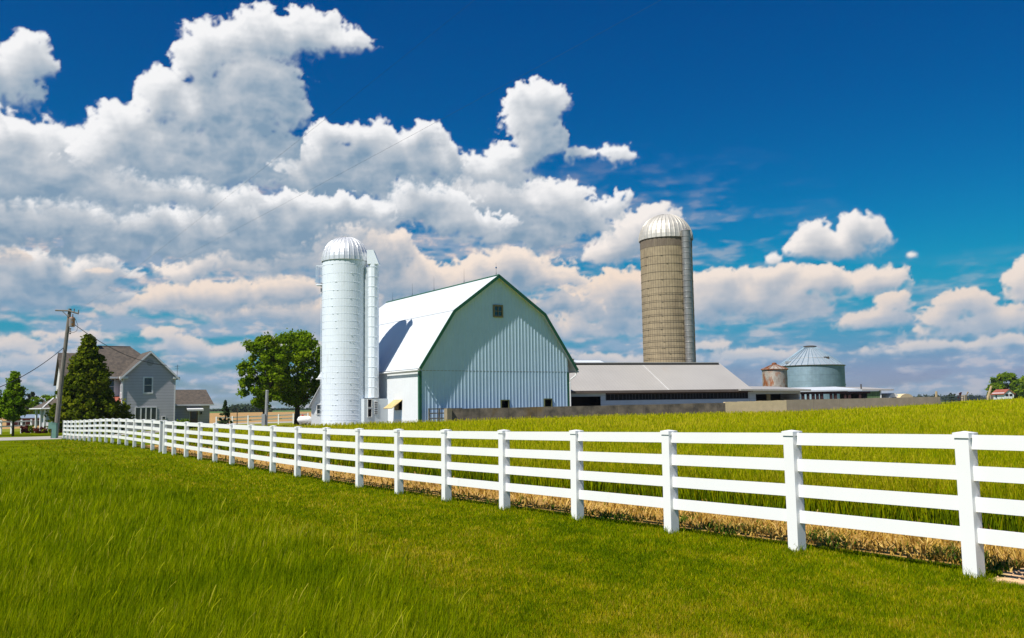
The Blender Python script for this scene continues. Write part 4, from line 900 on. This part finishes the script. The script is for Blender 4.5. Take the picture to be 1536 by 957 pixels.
b=MB(); b.box(-.06,-.003,3.9,4.5,ze-1.4,ze-.4); b.build('door',M_dark,rh)
# ---- farm_house proper (left)
HX,HY=at(184,608,92)[:2]; HZ=T(HX,HY)
hs_=empty('farmhouse',(HX,HY,0),YAW); tag(hs_,'two storey grey sided farmhouse with brown shingle roofs','house')
ev=at(184,563.5,92)[2]; pk=at(222,526.5,93.5)[2]; WW=5.15
# front gable wing
b=MB(); b.prism([(0,-.6),(WW,-.6),(WW,ev),(WW/2,pk-.22),(0,ev)],0,2.2); fixn(b.build('wing_wall',M_siding,hs_))
sl_=(pk-ev)/(WW/2)
b=MB(); o_=.42
b.slab((-o_,-.32,ev-o_*sl_*.95+.12),(WW/2,-.32,pk),(WW/2,4.6,pk),(-o_,4.6,ev-o_*sl_*.95+.12),.12)
b.slab((WW/2,-.32,pk),(WW+o_,-.32,ev-o_*sl_*.95+.12),(WW+o_,4.6,ev-o_*sl_*.95+.12),(WW/2,4.6,pk),.12)
wr=b.build('wing_roof',M_shingle,hs_)
for a_,b2 in (((-o_,ev-o_*sl_*.95+.10),(WW/2,pk-.02)),((WW/2,pk-.02),(WW+o_,ev-o_*sl_*.95+.10))):
    b=MB(); b.prism([(a_[0],a_[1]-.22),(b2[0],b2[1]-.22),b2,a_],-.37,-.324); fixn(b.build('rake_board',M_wtrim,hs_))
for xa,xb in ((-o_,.42),(WW-.28,WW+o_)):
    b=MB(); b.box(xa,xb,-.31,-.003,ev-.32,ev-.10); b.build('eave_return',M_wtrim,hs_)
b=MB(); c_=(WW/2,ev+1.38); n_=20
b.add([(c_[0]+.34*math.cos(2*math.pi*k/n_),-.05,c_[1]+.34*math.sin(2*math.pi*k/n_)) for k in range(n_)]+[(c_[0]+.34*math.cos(2*math.pi*k/n_),0,c_[1]+.34*math.sin(2*math.pi*k/n_)) for k in range(n_)],[tuple(range(n_))[::-1]]+[(k,(k+1)%n_,n_+(k+1)%n_,n_+k) for k in range(n_)]); b.build('round_vent',M_boxgrey,hs_)
def hz_(v,u=220,D=93.2): return at(u,v,D)[2]
window(hs_,2.05,2.78,hz_(588.5),hz_(567),0,M_wtrim,M_glass,1,2,t=.14)
window(hs_,1.28,3.28,hz_(629),hz_(611.5),0,M_wtrim,M_glass,4,1,t=.08,bar=.13)
window(hs_,3.92,4.22,hz_(629),hz_(625.5),0,M_wtrim,M_glass,1,1,t=.06)
for xx in (-.04,WW-.06):
    b=MB(); b.box(xx,xx+.1,-.03,-.003,-.5,ev-.3); b.build('corner_board',M_wtrim,hs_)
# side windows of the wing
window(hs_,.6,1.2,hz_(588),hz_(566),0,M_wtrim,M_glass,1,2,t=.12,axis='x')
# main block, hip roof; a lower wing closes it on the left
mx0,mx1,my0,my1=-3.7,5.05,2.2,9.6; mr=at(170,520.3,97.5)[2]; me_=ev+.02
b=MB(); b.box(mx0,mx1,my0+.02,my1,-.6,me_-.1); b.build('main_wall',M_sidingw,hs_)
o_=.45; rxa,rxb=-1.7,1.6; ym=(my0+my1)/2
b=MB(); A0=(mx0-o_,my0-o_,me_-.1);B0=(mx1+o_,my0-o_,me_-.1);C0=(mx1+o_,my1+o_,me_-.1);D0=(mx0-o_,my1+o_,me_-.1);E0=(rxa,ym,mr);F0=(rxb,ym,mr)
b.add([A0,B0,C0,D0,E0,F0],[(0,1,5,4),(1,2,5),(2,3,4,5),(3,0,4),(3,2,1,0)]); mrf=b.build('main_roof',M_shingle,hs_)
b=MB(); b.box(mx0-o_-.03,mx1+o_,my0-o_-.04,my0-o_-.003,me_-.26,me_-.07); b.build('eave_board',M_wtrim,hs_)
b=MB(); b.tube([(rxa,ym,mr+.02),(rxb,ym,mr+.02)],.05,5); b.build('ridge_strip',M_brownmetal,mrf)
lw=-5.3; lr=at(98,529,94)[2]
b=MB(); b.prismx([(3.0,-.6),(8.8,-.6),(8.8,me_-.5),(5.9,lr-.12),(3.0,me_-.5)],lw,mx0-.02); fixn(b.build('left_wing_wall',M_sidingw,hs_))
b=MB(); b.slab((lw-.25,2.6,me_-.75),(mx0+.9,2.6,me_-.75),(mx0+.9,5.9,lr),(lw-.25,5.9,lr),.12); b.slab((lw-.25,5.9,lr),(mx0+.9,5.9,lr),(mx0+.9,9.2,me_-.75),(lw-.25,9.2,me_-.75),.12); b.build('left_wing_roof',M_shingle,hs_)
chx,chy=-2.15,ym-.2; b=MB(); b.box(chx-.26,chx+.26,chy-.26,chy+.26,mr-1.2,mr+.62); b.box(chx-.32,chx+.32,chy-.32,chy+.32,mr+.62,mr+.74); b.build('chimney',M_chim,mrf)
window(hs_,-1.15,-.55,hz_(590),hz_(568),my0,M_wtrim,M_glass,1,2,t=.14)
window(hs_,-3.6,-2.9,hz_(590),hz_(568),my0,M_wtrim,M_glass,1,2,t=.14)
window(hs_,-1.6,-.7,hz_(634),hz_(615),my0,M_wtrim,M_glass,3,1,t=.08)
# lower porch roof on the left of the wing
zp=hz_(597)
b=MB(); b.slab((-3.2,.6,zp-.45),(-.02,.6,zp-.45),(-.02,my0-.02,zp+.25),(-3.2,my0-.02,zp+.25),.14); b.build('porch_roof',M_redroof,hs_)
for xx in (-3.1,-1.6,-.15):
    b=MB(); b.box(xx-.07,xx+.07,.65,.79,-.5,zp-.5); b.build('porch_post',M_wtrim,hs_)
b=MB(); b.tube([(-.32,-.1,ev-.3),(-.12,-.05,ev-.6),(-.12,-.05,-.4)],.05,6); b.build('downspout',M_wtrim,hs_)
b=MB(); b.tube([(WW+.1,-.35,ev-.1),(WW+.1,-.35,ev+1.2)],.02,4); b.tube([(WW-.15,-.35,ev+1.0),(WW+.35,-.35,ev+1.05)],.015,4); b.tube([(WW-.1,-.35,ev+.8),(WW+.3,-.35,ev+.82)],.015,4); b.build('antenna',M_wire,hs_)
# annex on the right, set well back
az0,az1=at(285,606,105.5)[2],at(285,584.3,107.5)[2]; AY=10.3; X1=5.2; X2=11.4; ydz=AY
b=MB(); b.box(X1,X2,AY,AY+5,-.6,az0-.05); b.prismx([(AY,az0-.05),(AY+5,az0-.05),(AY+2.5,az1-.1)],X2-.1,X2); b.build('annex_wall',M_siding,hs_)
b=MB(); b.slab((X1,AY-.4,az0-.06),(X2+.4,AY-.4,az0-.06),(X2+.15,AY+2.5,az1),(X1,AY+2.5,az1),.1); b.slab((X1,AY+2.5,az1),(X2+.15,AY+2.5,az1),(X2+.4,AY+5.4,az0-.06),(X1,AY+5.4,az0-.06),.1); b.build('annex_roof',M_shingle,hs_)
b=MB(); b.box(X1,X2+.4,AY-.46,AY-.41,az0-.2,az0-.04); b.build('annex_fascia',M_wtrim,hs_)
dz1=at(294,615,105)[2]; dz0=-.3; DX=9.15
b=MB(); b.box(DX,DX+.85,AY-.07,AY-.003,dz0,dz1); dr=b.build('door',mat('dark_red_door',(.14,.08,.08),.5),hs_)
b=MB(); b.box(DX+.14,DX+.71,AY-.10,AY-.073,dz0+1.0,dz1-.18); b.build('door_glass',M_glass,dr)
for xa in (DX-.1,DX+.88):
    b=MB(); b.box(xa,xa+.07,AY-.10,AY-.003,dz0,dz1+.06); b.build('door_trim',M_wtrim,hs_)
b=MB(); b.slab((DX-.5,AY-.85,dz1+.08),(DX+1.35,AY-.85,dz1+.08),(DX+1.35,AY-.01,dz1+.34),(DX-.5,AY-.01,dz1+.34),.08); b.box(DX-.5,DX+1.35,AY-.88,AY-.852,dz1-.12,dz1+.1); b.build('door_awning',M_wtrim,hs_)
b=MB(); b.box(DX+1.2,DX+1.32,AY-.2,AY-.003,dz1-.5,dz1-.22); b.build('wall_lamp',M_wire,hs_)
# ---- small white garage at far left
gx_,gy_=at(67,608,92)[:2]; GY=R(48)
gz=T(gx_,gy_); zeg=at(66,611.5,92)[2]; zpg=at(80,597.4,93.5)[2]
gg=empty('summer_house',(gx_,gy_,0),GY); tag(gg,'little white porch house with columns left of the utility pole','house')
GW,GD=4.3,2.7
b=MB(); b.box(0.9,GW,.0,GD,gz-.3,zeg-.05); b.build('wall',M_sidingw,gg)
b=MB(); b.box(.55,.9,.15,GD-.1,gz-.3,zeg-.1); b.build('porch_back',M_siding,gg)
for yy in (.1,1.2,2.45):
    b=MB(); b.box(.02,.2,yy-.1,yy+.1,gz-.3,zeg-.1); b.build('column',M_wtrim,gg)
b=MB(); b.box(0,.14,-.02,.14,gz-.3,zeg-.1); b.box(.7,.95,-.03,-.003,gz-.3,zeg-.1); b.build('corner_post',M_wtrim,gg)
b=MB(); o_=.35; A0=(-o_,-o_,zeg-.08);B0=(GW+o_,-o_,zeg-.08);C0=(GW+o_,GD+o_,zeg-.08);D0=(-o_,GD+o_,zeg-.08);E0=(1.35,GD/2,zpg);F0=(GW-1.2,GD/2,zpg)
b.add([A0,B0,C0,D0,E0,F0],[(0,1,5,4),(1,2,5),(2,3,4,5),(3,0,4),(3,2,1,0)]); gr_=b.build('roof',M_shingle,gg)
b=MB(); b.tube([(-o_,-o_,zeg-.04),(1.35,GD/2,zpg+.03)],.07,5); b.tube([(-o_,-o_-.02,zeg-.1),(GW+o_,-o_-.02,zeg-.1)],.07,5); b.tube([(-o_-.02,-o_,zeg-.1),(-o_-.02,GD+o_,zeg-.1)],.06,5); b.build('roof_edge_trim',M_wtrim,gr_)
window(gg,1.35,2.15,at(80,631,92)[2],at(80,619,92)[2],0,M_wtrim,M_glass,3,3,t=.1,bar=.045)
# ---- red brick house with blue roof, far left
qx,qy=at(22,608,135)[:2]
rb_=empty('brick_house',(qx,qy,0),R(25)); tag(rb_,'low red brown brick house with a pale blue grey roof','house')
zq=at(30,626.8,135)[2]; zq2=at(36,621.8,137)[2]
b=MB(); b.box(-1,5.4,0,5,-2,zq); b.build('wall',M_brick,rb_)
b=MB(); b.slab((-1.5,-.4,zq-.02),(5.9,-.4,zq-.02),(3.4,2.5,zq2),(-.8,2.5,zq2),.12); b.slab((-.8,2.5,zq2),(3.4,2.5,zq2),(5.9,5.4,zq-.02),(-1.5,5.4,zq-.02),.12); b.build('roof',M_blueroof,rb_)
for xx in (.6,2.6): window(rb_,xx,xx+.9,zq-1.35,zq-.5,0,M_wtrim,M_glass,2,1)

# ---------------------------------------------------------------- the white fence
fe=empty('rail_fence',(P0[0],P0[1],T(*P0))); tag(fe,'long white four rail vinyl fence running away beside the field','fence')
fa=math.atan2(F2[1],F2[0]); zf0=T(*P0)
pw=.072
pm=MB(); pm.box(-pw,pw,-pw,pw,-.3,1.355)
pm_me=None
ks=[-2,-1]+list(range(0,17))+[16.82,17.17]+list(range(18,34))
rng=random.Random(5)
firstpost=None
def post_at(k):
    x,y=P0+F2*STEP*k; return x-P0[0],y-P0[1],T(x,y)-zf0
for k in ks:
    lx_,ly_,lz_=post_at(k)
    if firstpost is None:
        firstpost=pm.build('post',M_vinyl,fe); c_=MB(); cw=pw+.012
        c_.box(-cw,cw,-cw,cw,1.355,1.405); c_.add([(-cw,-cw,1.405),(cw,-cw,1.405),(cw,cw,1.405),(-cw,cw,1.405),(0,0,1.422)],[(0,1,4),(1,2,4),(2,3,4),(3,0,4)]); c_.build('post_cap',M_vinyl,firstpost); p_=firstpost
    else: p_=copy_tree(firstpost,fe)
    p_.location=(lx_,ly_,lz_); p_.rotation_euler=(rng.uniform(-.006,.006),rng.uniform(-.006,.006),fa)
rest=MB(); nr=0
bays=[(a,b) for a,b in zip(ks[:-1],ks[1:]) if b-a>.5]
for (ka,kb) in bays:
    a=post_at(ka); b2=post_at(kb); 
    for zz in (1.315,1.01,.71,.41):
        mb=MB() if nr<100 else rest
        A_=Vector(a);B_=Vector(b2); d=(B_-A_); dh=Vector((d.x,d.y,0)).normalized(); nrm=Vector((dh.y,-dh.x,0)); A_=A_+dh*pw*.9; B_=B_-dh*pw*.9
        off=[(-.019,-.070),(.019,-.070),(.019,.070),(-.019,.070)]
        o0=Vector((0,0,zz))
        vs=[A_+o0+nrm*q[0]+Vector((0,0,q[1])) for q in off]+[B_+o0+nrm*q[0]+Vector((0,0,q[1])) for q in off]
        mb.add([tuple(v) for v in vs],[(0,1,2,3),(7,6,5,4),(0,4,5,1),(1,5,6,2),(2,6,7,3),(3,7,4,0)])
        if nr<100: mb.build('rail',M_vinyl,fe)
        nr+=1
ro_=rest.build('far_rails',M_vinyl,fe); ro_['kind']='stuff'
# second, low fence far beyond
def small_fence(label,A_,B_,n,h=1.1,rails=(.95,.6),pw=.07):
    root=empty('rail_fence',(A_[0],A_[1],0)); tag(root,label,'fence'); A_=np.array(A_);B_=np.array(B_); pts=[A_+(B_-A_)*k/n for k in range(n+1)]
    for p in pts:
        b=MB(); x,y=p[0]-A_[0],p[1]-A_[1]; z=T(*p); b.box(x-pw,x+pw,y-pw,y+pw,z-.2,z+h); b.build('post',M_vinyl,root)
    for zz in rails:
        b=MB()
        for p,q in zip(pts[:-1],pts[1:]):
            d=(q-p)/np.hypot(*(q-p))*.0; z0=T(*p)+zz; z1=T(*q)+zz; p0=(p-A_); q0=(q-A_); nn=np.array([-(q-p)[1],(q-p)[0]])/np.hypot(*(q-p))*.02
            b.add([(p0[0]+nn[0],p0[1]+nn[1],z0-.07),(q0[0]+nn[0],q0[1]+nn[1],z1-.07),(q0[0]+nn[0],q0[1]+nn[1],z1+.07),(p0[0]+nn[0],p0[1]+nn[1],z0+.07),
                   (p0[0]-nn[0],p0[1]-nn[1],z0-.07),(q0[0]-nn[0],q0[1]-nn[1],z1-.07),(q0[0]-nn[0],q0[1]-nn[1],z1+.07),(p0[0]-nn[0],p0[1]-nn[1],z0+.07)],[(3,2,1,0),(4,5,6,7),(7,6,2,3),(0,1,5,4)])
        b.build('rail',M_vinyl,root)
    return root
small_fence('low white fence beyond the wheat, between the little spruce and the silo',gp(325,98),gp(462,104),6,1.15,(1.0,.62))
small_fence('white fence across the yard at the far left edge',gp(-30,84),gp(48,92),5,1.35,(1.2,.75))

# ---------------------------------------------------------------- utility pole, boxes, wires
px_,py_=at(84.5,608,72)[:2]; pz_=T(px_,py_)
ph=at(105,463,72)
pole=empty('utility_pole',(px_,py_,pz_)); tag(pole,'leaning wooden utility pole with crossarm and transformer','utility pole')
top=Vector((ph[0]-px_,0,ph[2]-pz_)); 
b=MB(); b.tube([(0,0,-.3),(top.x*.45,0,top.z*.5),(top.x,0,top.z)],[.20,.17,.13],10); b.build('pole',M_wood,pole)
def on(f): return Vector((top.x*f,0,top.z*f))
ca=on(.982); al_=Vector((at(83,465.5,71.8)[0]-px_-ca.x,0,at(83,465.5,71.8)[2]-pz_-ca.z)); ar_=Vector((at(118,470.5,71.8)[0]-px_-ca.x,0,at(118,470.5,71.8)[2]-pz_-ca.z))
b=MB(); b.tube([ca+al_+Vector((0,-.2,0)),ca+Vector((0,-.2,0)),ca+ar_+Vector((0,-.2,0))],.065,4); b.build('crossarm',M_wood,pole)
b=MB(); b.tube([ca+al_*.5+Vector((0,-.24,0)),on(.94)+Vector((-.02,-.2,0))],.03,4); b.build('brace',M_wood,pole)
for f in (.55,.98):
    b=MB(); p=ca+ar_*f+Vector((0,-.2,.05)); b.lathe([(.02,p.z),(.05,p.z+.06),(.03,p.z+.12),(.055,p.z+.18),(.02,p.z+.26)],8,p.x,p.y); b.build('insulator',M_brownmetal,pole)
tc_=Vector((at(107.5,481,71.7)[0]-px_,-.25,0)); z0_=at(107,490,71.7)[2]-pz_; z1_=at(107,476,71.7)[2]-pz_
b=MB(); b.lathe([(.001,z0_),(.22,z0_),(.23,z0_+.05),(.23,z1_-.1),(.20,z1_),(.001,z1_+.05)],16,tc_.x,tc_.y); tfo=b.build('transformer',M_transformer,pole)
b=MB(); b.lathe([(.04,z1_+.02),(.06,z1_+.1),(.03,z1_+.15),(.05,z1_+.2),(.02,z1_+.28)],8,tc_.x+.05,tc_.y); b.build('bushing',M_brownmetal,tfo)
b=MB(); b.tube([(tc_.x+.25,tc_.y,z1_-.1),(tc_.x+.5,tc_.y,z0_+.1),(tc_.x+.42,tc_.y,z0_-.35),(tc_.x+.1,tc_.y,z0_-.5),(tc_.x-.1,tc_.y+.1,z0_-.42)],.018,4); b.build('drop_wire',M_wire,pole)
for dz_ in (.1,.28,.46):
    b=MB(); q=on(.93); b.box(q.x+.1,q.x+.2,-.08,.02,z0_-dz_-.12,z0_-dz_); b.build('insulator',M_brownmetal,pole)
def wire(label,a,b2,sag,r=.012,n=24,m0=None):
    a=Vector(a);b2=Vector(b2); pts=[a+(b2-a)*(k/n)-Vector((0,0,4*sag*(k/n)*(1-k/n))) for k in range(n+1)]
    m_=MB(); m_.tube([p-a for p in pts],r,4); o=m_.build('power_line',m0 or M_wire,None,loc=a); tag(o,label,'power line'); return o
base=Vector((px_,py_,pz_))
wire('sagging service wire from the pole over the evergreen to the farmhouse roof',base+on(.90)+Vector((.15,0,0)),Vector(at(250,548,91.6)),.75,.03)
wire('sagging wire from the pole down to the left edge of the photo',base+on(.70)+Vector((-.1,0,0)),Vector(at(-35,592,62)),.5,.03)
wire('overhead line from the crossarm tip climbing across the left clouds',base+ca+ar_*.98+Vector((0,-.2,.26)),Vector(at(905,-155,11)),.15,.0026,40,M_farwire)
wire('overhead line from the crossarm crossing the deep blue sky near the centre',base+ca+ar_*.55+Vector((0,-.2,.26)),Vector(at(1330,-185,10)),.25,.0026,40,M_farwire)
b=MB(); b.box(-.17,.17,-.15,.15,-.2,1.15); b.box(-.19,.19,-.17,.17,1.15,1.2); o=b.build('utility_box',M_boxgreen,None,loc=(*gp(83.5,70.5),T(*gp(83.5,70.5)))); tag(o,'green utility pedestal standing in front of the pole','utility box')
mbx=empty('mailbox',(*gp(79,70.8),T(*gp(79,70.8)))); tag(mbx,'grey box on a thin post beside the utility pole','mailbox')
b=MB(); b.box(-.05,.05,-.05,.05,-.2,1.2); b.build('post',M_hoop,mbx)
b=MB(); b.box(-.16,.16,-.25,.25,.75,1.25); b.build('box',M_boxgreen,mbx)
# meter post right of the spruce
mp_=empty('meter_post',(*gp(399,80),T(*gp(399,80)))); tag(mp_,'pale grey round post with a meter box in front of the broad tree','post')
hh=at(400,586,80)[2]-T(*gp(399,80)); b=MB(); b.tube([(0,0,-.2),(.08,0,hh)],[.15,.13],12); b.tube([(.08,0,hh),(.08,0,hh+.05)],[.15,.12],12); b.build('post',M_boxgrey,mp_)
b=MB(); b.box(-.30,.0,-.3,-.06,.2,1.45); b.build('meter_box',M_boxgrey,mp_)
# propane tank
tk=empty('propane_tank',(*gp(456,84),T(*gp(456,84)))); tag(tk,'white propane tank with a red cap behind the field, left of the silo','tank')
zc_=at(456,629.6,84)[2]-T(*gp(456,84)); b=MB(); b.tube([(-.62,0,zc_),(-.5,0,zc_),(-.3,0,zc_),(.5,0,zc_),(.66,0,zc_),(.76,0,zc_)],[.08,.26,.36,.36,.24,.05],14); b.build('tank_body',M_tank,tk,True)
b=MB(); b.lathe([(.11,zc_+.34),(.11,zc_+.46),(.02,zc_+.50)],10,-.12,0); b.build('cap',M_red,tk)
for xx in (-.3,.4):
    b=MB(); b.box(xx-.05,xx+.05,-.25,.25,-.2,zc_-.2); b.build('leg',M_boxgrey,tk)
b=MB(); b.tube([(0,0,-.2),(0,0,2.0)],.05,6); o=b.build('steel_stake',M_hoop,None,loc=(*gp(356,92),T(*gp(356,92)))); tag(o,'thin dark stake between the spruce and the meter post','stake')

# ---------------------------------------------------------------- trees and shrubs
def tr_at(u,D): return gp(u,D)
def treepx(name,label,u,D,vtop,wpx,**k):
    x,y=gp(u,D); z=T(x,y); h=at(u,vtop,D)[2]-z; return tree(name,label,x,y,h,wpx*D/F_PX,z=z,**k)
treepx('broad_tree','broad leafy tree with a dark trunk left of the silo, nearer of the pair',396,92,499,84,kind='dec',seed=3,trunk_h=.18,trunk_r=.15,nclump=120,per=130,leaf=.30,group='pair of broad trees left of the white silo')
treepx('broad_tree','broad leafy tree tucked directly behind the white silo, taller and denser one of the pair',446,96,495,116,kind='dec',seed=8,trunk_h=.18,trunk_r=.30,nclump=160,per=150,leaf=.30,group='pair of broad trees left of the white silo')
treepx('evergreen_tree','large ragged evergreen in front of the grey farmhouse',130,82,501,118,kind='con',seed=5,trunk_h=.05,trunk_r=.22,nclump=800,per=60,leaf=.30,shape='cone')
treepx('evergreen_tree','small dark spruce standing alone right of the farmhouse annex',338,94,600,25,kind='spr',seed=6,trunk_h=.06,trunk_r=.08,nclump=110,per=60,leaf=.16,shape='cone')
treepx('garden_tree','dense oval green tree near the left edge',21,80,557,40,kind='lig',seed=7,trunk_h=.27,trunk_r=.10,nclump=85,per=130,leaf=.20,shape='oval')
treepx('garden_tree','dense green tree cut by the left edge of the photo',-8,82,580,40,kind='lig',seed=12,trunk_h=.25,trunk_r=.10,nclump=60,per=110,leaf=.20,shape='oval')
treepx('background_tree','bushy green tree behind the little porch house',66,150,590,52,kind='lig',seed=14,trunk_h=.1,nclump=60,per=70,leaf=.35)
treepx('background_tree','darker tree beyond, between the oval tree and the porch house',48,190,587,26,kind='dar',seed=15,trunk_h=.1,nclump=50,per=60,leaf=.4)
treepx('background_tree','low green tree just right of the oval garden tree',38,160,598,24,kind='dec',seed=16,trunk_h=.1,nclump=40,per=60,leaf=.35)
treepx('background_tree','wide dark green tree at the far right behind the red roofed house',1512,330,559,52,kind='dec',seed=17,trunk_h=.05,nclump=170,per=80,leaf=.75)
treepx('background_tree','lower rounded tree on the left of the red roofed house',1495,320,574,26,kind='dec',seed=18,trunk_h=.04,nclump=120,per=70,leaf=.7)
treepx('background_tree','tree cut by the right edge of the photo',1548,310,562,40,kind='dec',seed=19,trunk_h=.06,nclump=140,per=70,leaf=.7)
treepx('background_tree','small yellow green tree at the right foot of the large grain bin',1268,150,573,14,kind='lig',seed=20,trunk_h=.1,nclump=30,per=60,leaf=.3)
treepx('background_tree','small dark round tree standing above the metal gates',1441,330,586.5,7,kind='red',seed=21,trunk_h=.1,nclump=20,per=50,leaf=.5)
treepx('background_tree','pair-like low dark tree left of the round one on the horizon',1428,330,588.5,9,kind='dar',seed=22,trunk_h=.1,nclump=20,per=50,leaf=.5)
def shrub(label,u,D,vtop,wpx,kind,seed):
    x,y=gp(u,D); z=T(x,y); h=at(u,vtop,D)[2]-z; wd=wpx*D/F_PX; rng=random.Random(seed)
    C=[];Rr_=[]
    for i in range(26):
        a=rng.uniform(0,6.28); e=rng.uniform(.1,1.0); r=math.sqrt(1-(e-.35)**2/1.0)*rng.uniform(.5,1)
        C.append((math.cos(a)*wd*.42*r,math.sin(a)*wd*.42*r,h*e*.88)); Rr_.append(.16*wd)
    o=foliage('shrub',C,Rr_,70,.11,LG[kind],None,seed); o.location=(x,y,z); tag(o,label,'shrub'); return o
shrub('dark red barberry shrub at the left end of the flower bed',38,90,638,13,'red',31)
shrub('round dark green shrub between two red barberries',47,91,637,11,'dec',32)
shrub('wide dark red barberry in front of the little porch house',63,89,640,20,'red',33)
shrub('dark red barberry just right of the utility pole',92,90,638,14,'red',34)
shrub('low clipped green bush at the left of the annex door',276,93,628,24,'dec',35)
shrub('low green plant in front of the clipped hedge of the house, left',168,92,640,22,'dec',36)
# distant woods on the horizon
def woods(name,label,u0,u1,D,vtop,seed,kind='dar',n=140,jit=.4):
    rng=random.Random(seed); C=[];Rr_=[]
    for i in range(n):
        u=rng.uniform(u0,u1); f=(u-u0)/(u1-u0); env=min(1,6*f+.25,6*(1-f)+.25)*(1-jit+jit*rng.random())
        x,y,z=at(u,vtop,D+rng.uniform(-20,40)); H=(z+.3)*env
        for k in range(2): C.append((x+rng.uniform(-3,3),y+rng.uniform(-6,6),max(.8,H*rng.uniform(.2,.92)-1.2))); Rr_.append(1.5+H*.13)
    o=foliage(name,C,Rr_,34,1.5,LG[kind],None,seed); tag(o,label,'wood',kind='stuff'); return o
woods('distant_woodland','dark wood on the horizon beyond the tan field',345,402,520,606,41,n=120,jit=.18)
woods('distant_woodland','hazy low tree line on the right horizon above the yard wall',1285,1490,900,591,42,n=420,jit=.5)
woods('distant_woodland','very low tree line on the horizon between house and broad trees',300,480,900,615.5,43,n=200,jit=.4)
woods('distant_woodland','tree line behind the farmhouse and left trees',-120,200,520,606,44,n=240,jit=.4)
woods('distant_woodland','far tree line beyond the right edge',1490,1750,900,588,45,n=240,jit=.4)
print('objects',len(bpy.data.objects))

for u,wd_,v,lab in ((1342,.75,589.5,'low pale blue white hutch just past the end post of the open shed'),(1361,1.0,590.5,'pale cream hutch standing behind the tan wall, further right of the open shed')):
    x,y=gp(u,98); z=T(x,y); top_=at(u,v,98)[2]-z; rt=empty('calf_hutch',(x,y,z),R(20)); tag(rt,lab,'hutch',group='small hutches behind the tan wall')
    b=MB(); n_=10; pr_=[(-wd_,-.2)]+[(-wd_*math.cos(math.pi*k/n_),top_*(.55+.45*math.sin(math.pi*k/n_))) for k in range(n_+1)]+[(wd_,-.2)]
    b.prism(pr_,0,1.8); fixn(b.build('shell',M_wtrim if u<1350 else M_wallbeige,rt)); b=MB(); b.box(-wd_*.4,wd_*.4,-.03,-.003,0,top_*.7); b.build('door_opening',M_dark,rt)
HAZE=1
if HAZE:
    hz=MB(); hz.box(-1500,1500,-200,1500,-3.5,45); ho=hz.build('haze',None)
    hm=bpy.data.materials.new('thin_haze'); hm.use_nodes=True; n=hm.node_tree; n.nodes.clear(); pv=n.nodes.new('ShaderNodeVolumePrincipled'); oo=n.nodes.new('ShaderNodeOutputMaterial')
    pv.inputs['Color'].default_value=(.80,.88,1,1); pv.inputs['Density'].default_value=.00009; pv.inputs['Anisotropy'].default_value=.2
    n.links.new(pv.outputs[0],oo.inputs['Volume']); ho.data.materials.append(hm); ho['kind']='stuff'; ho['label']='thin blue air between the farm and the horizon'
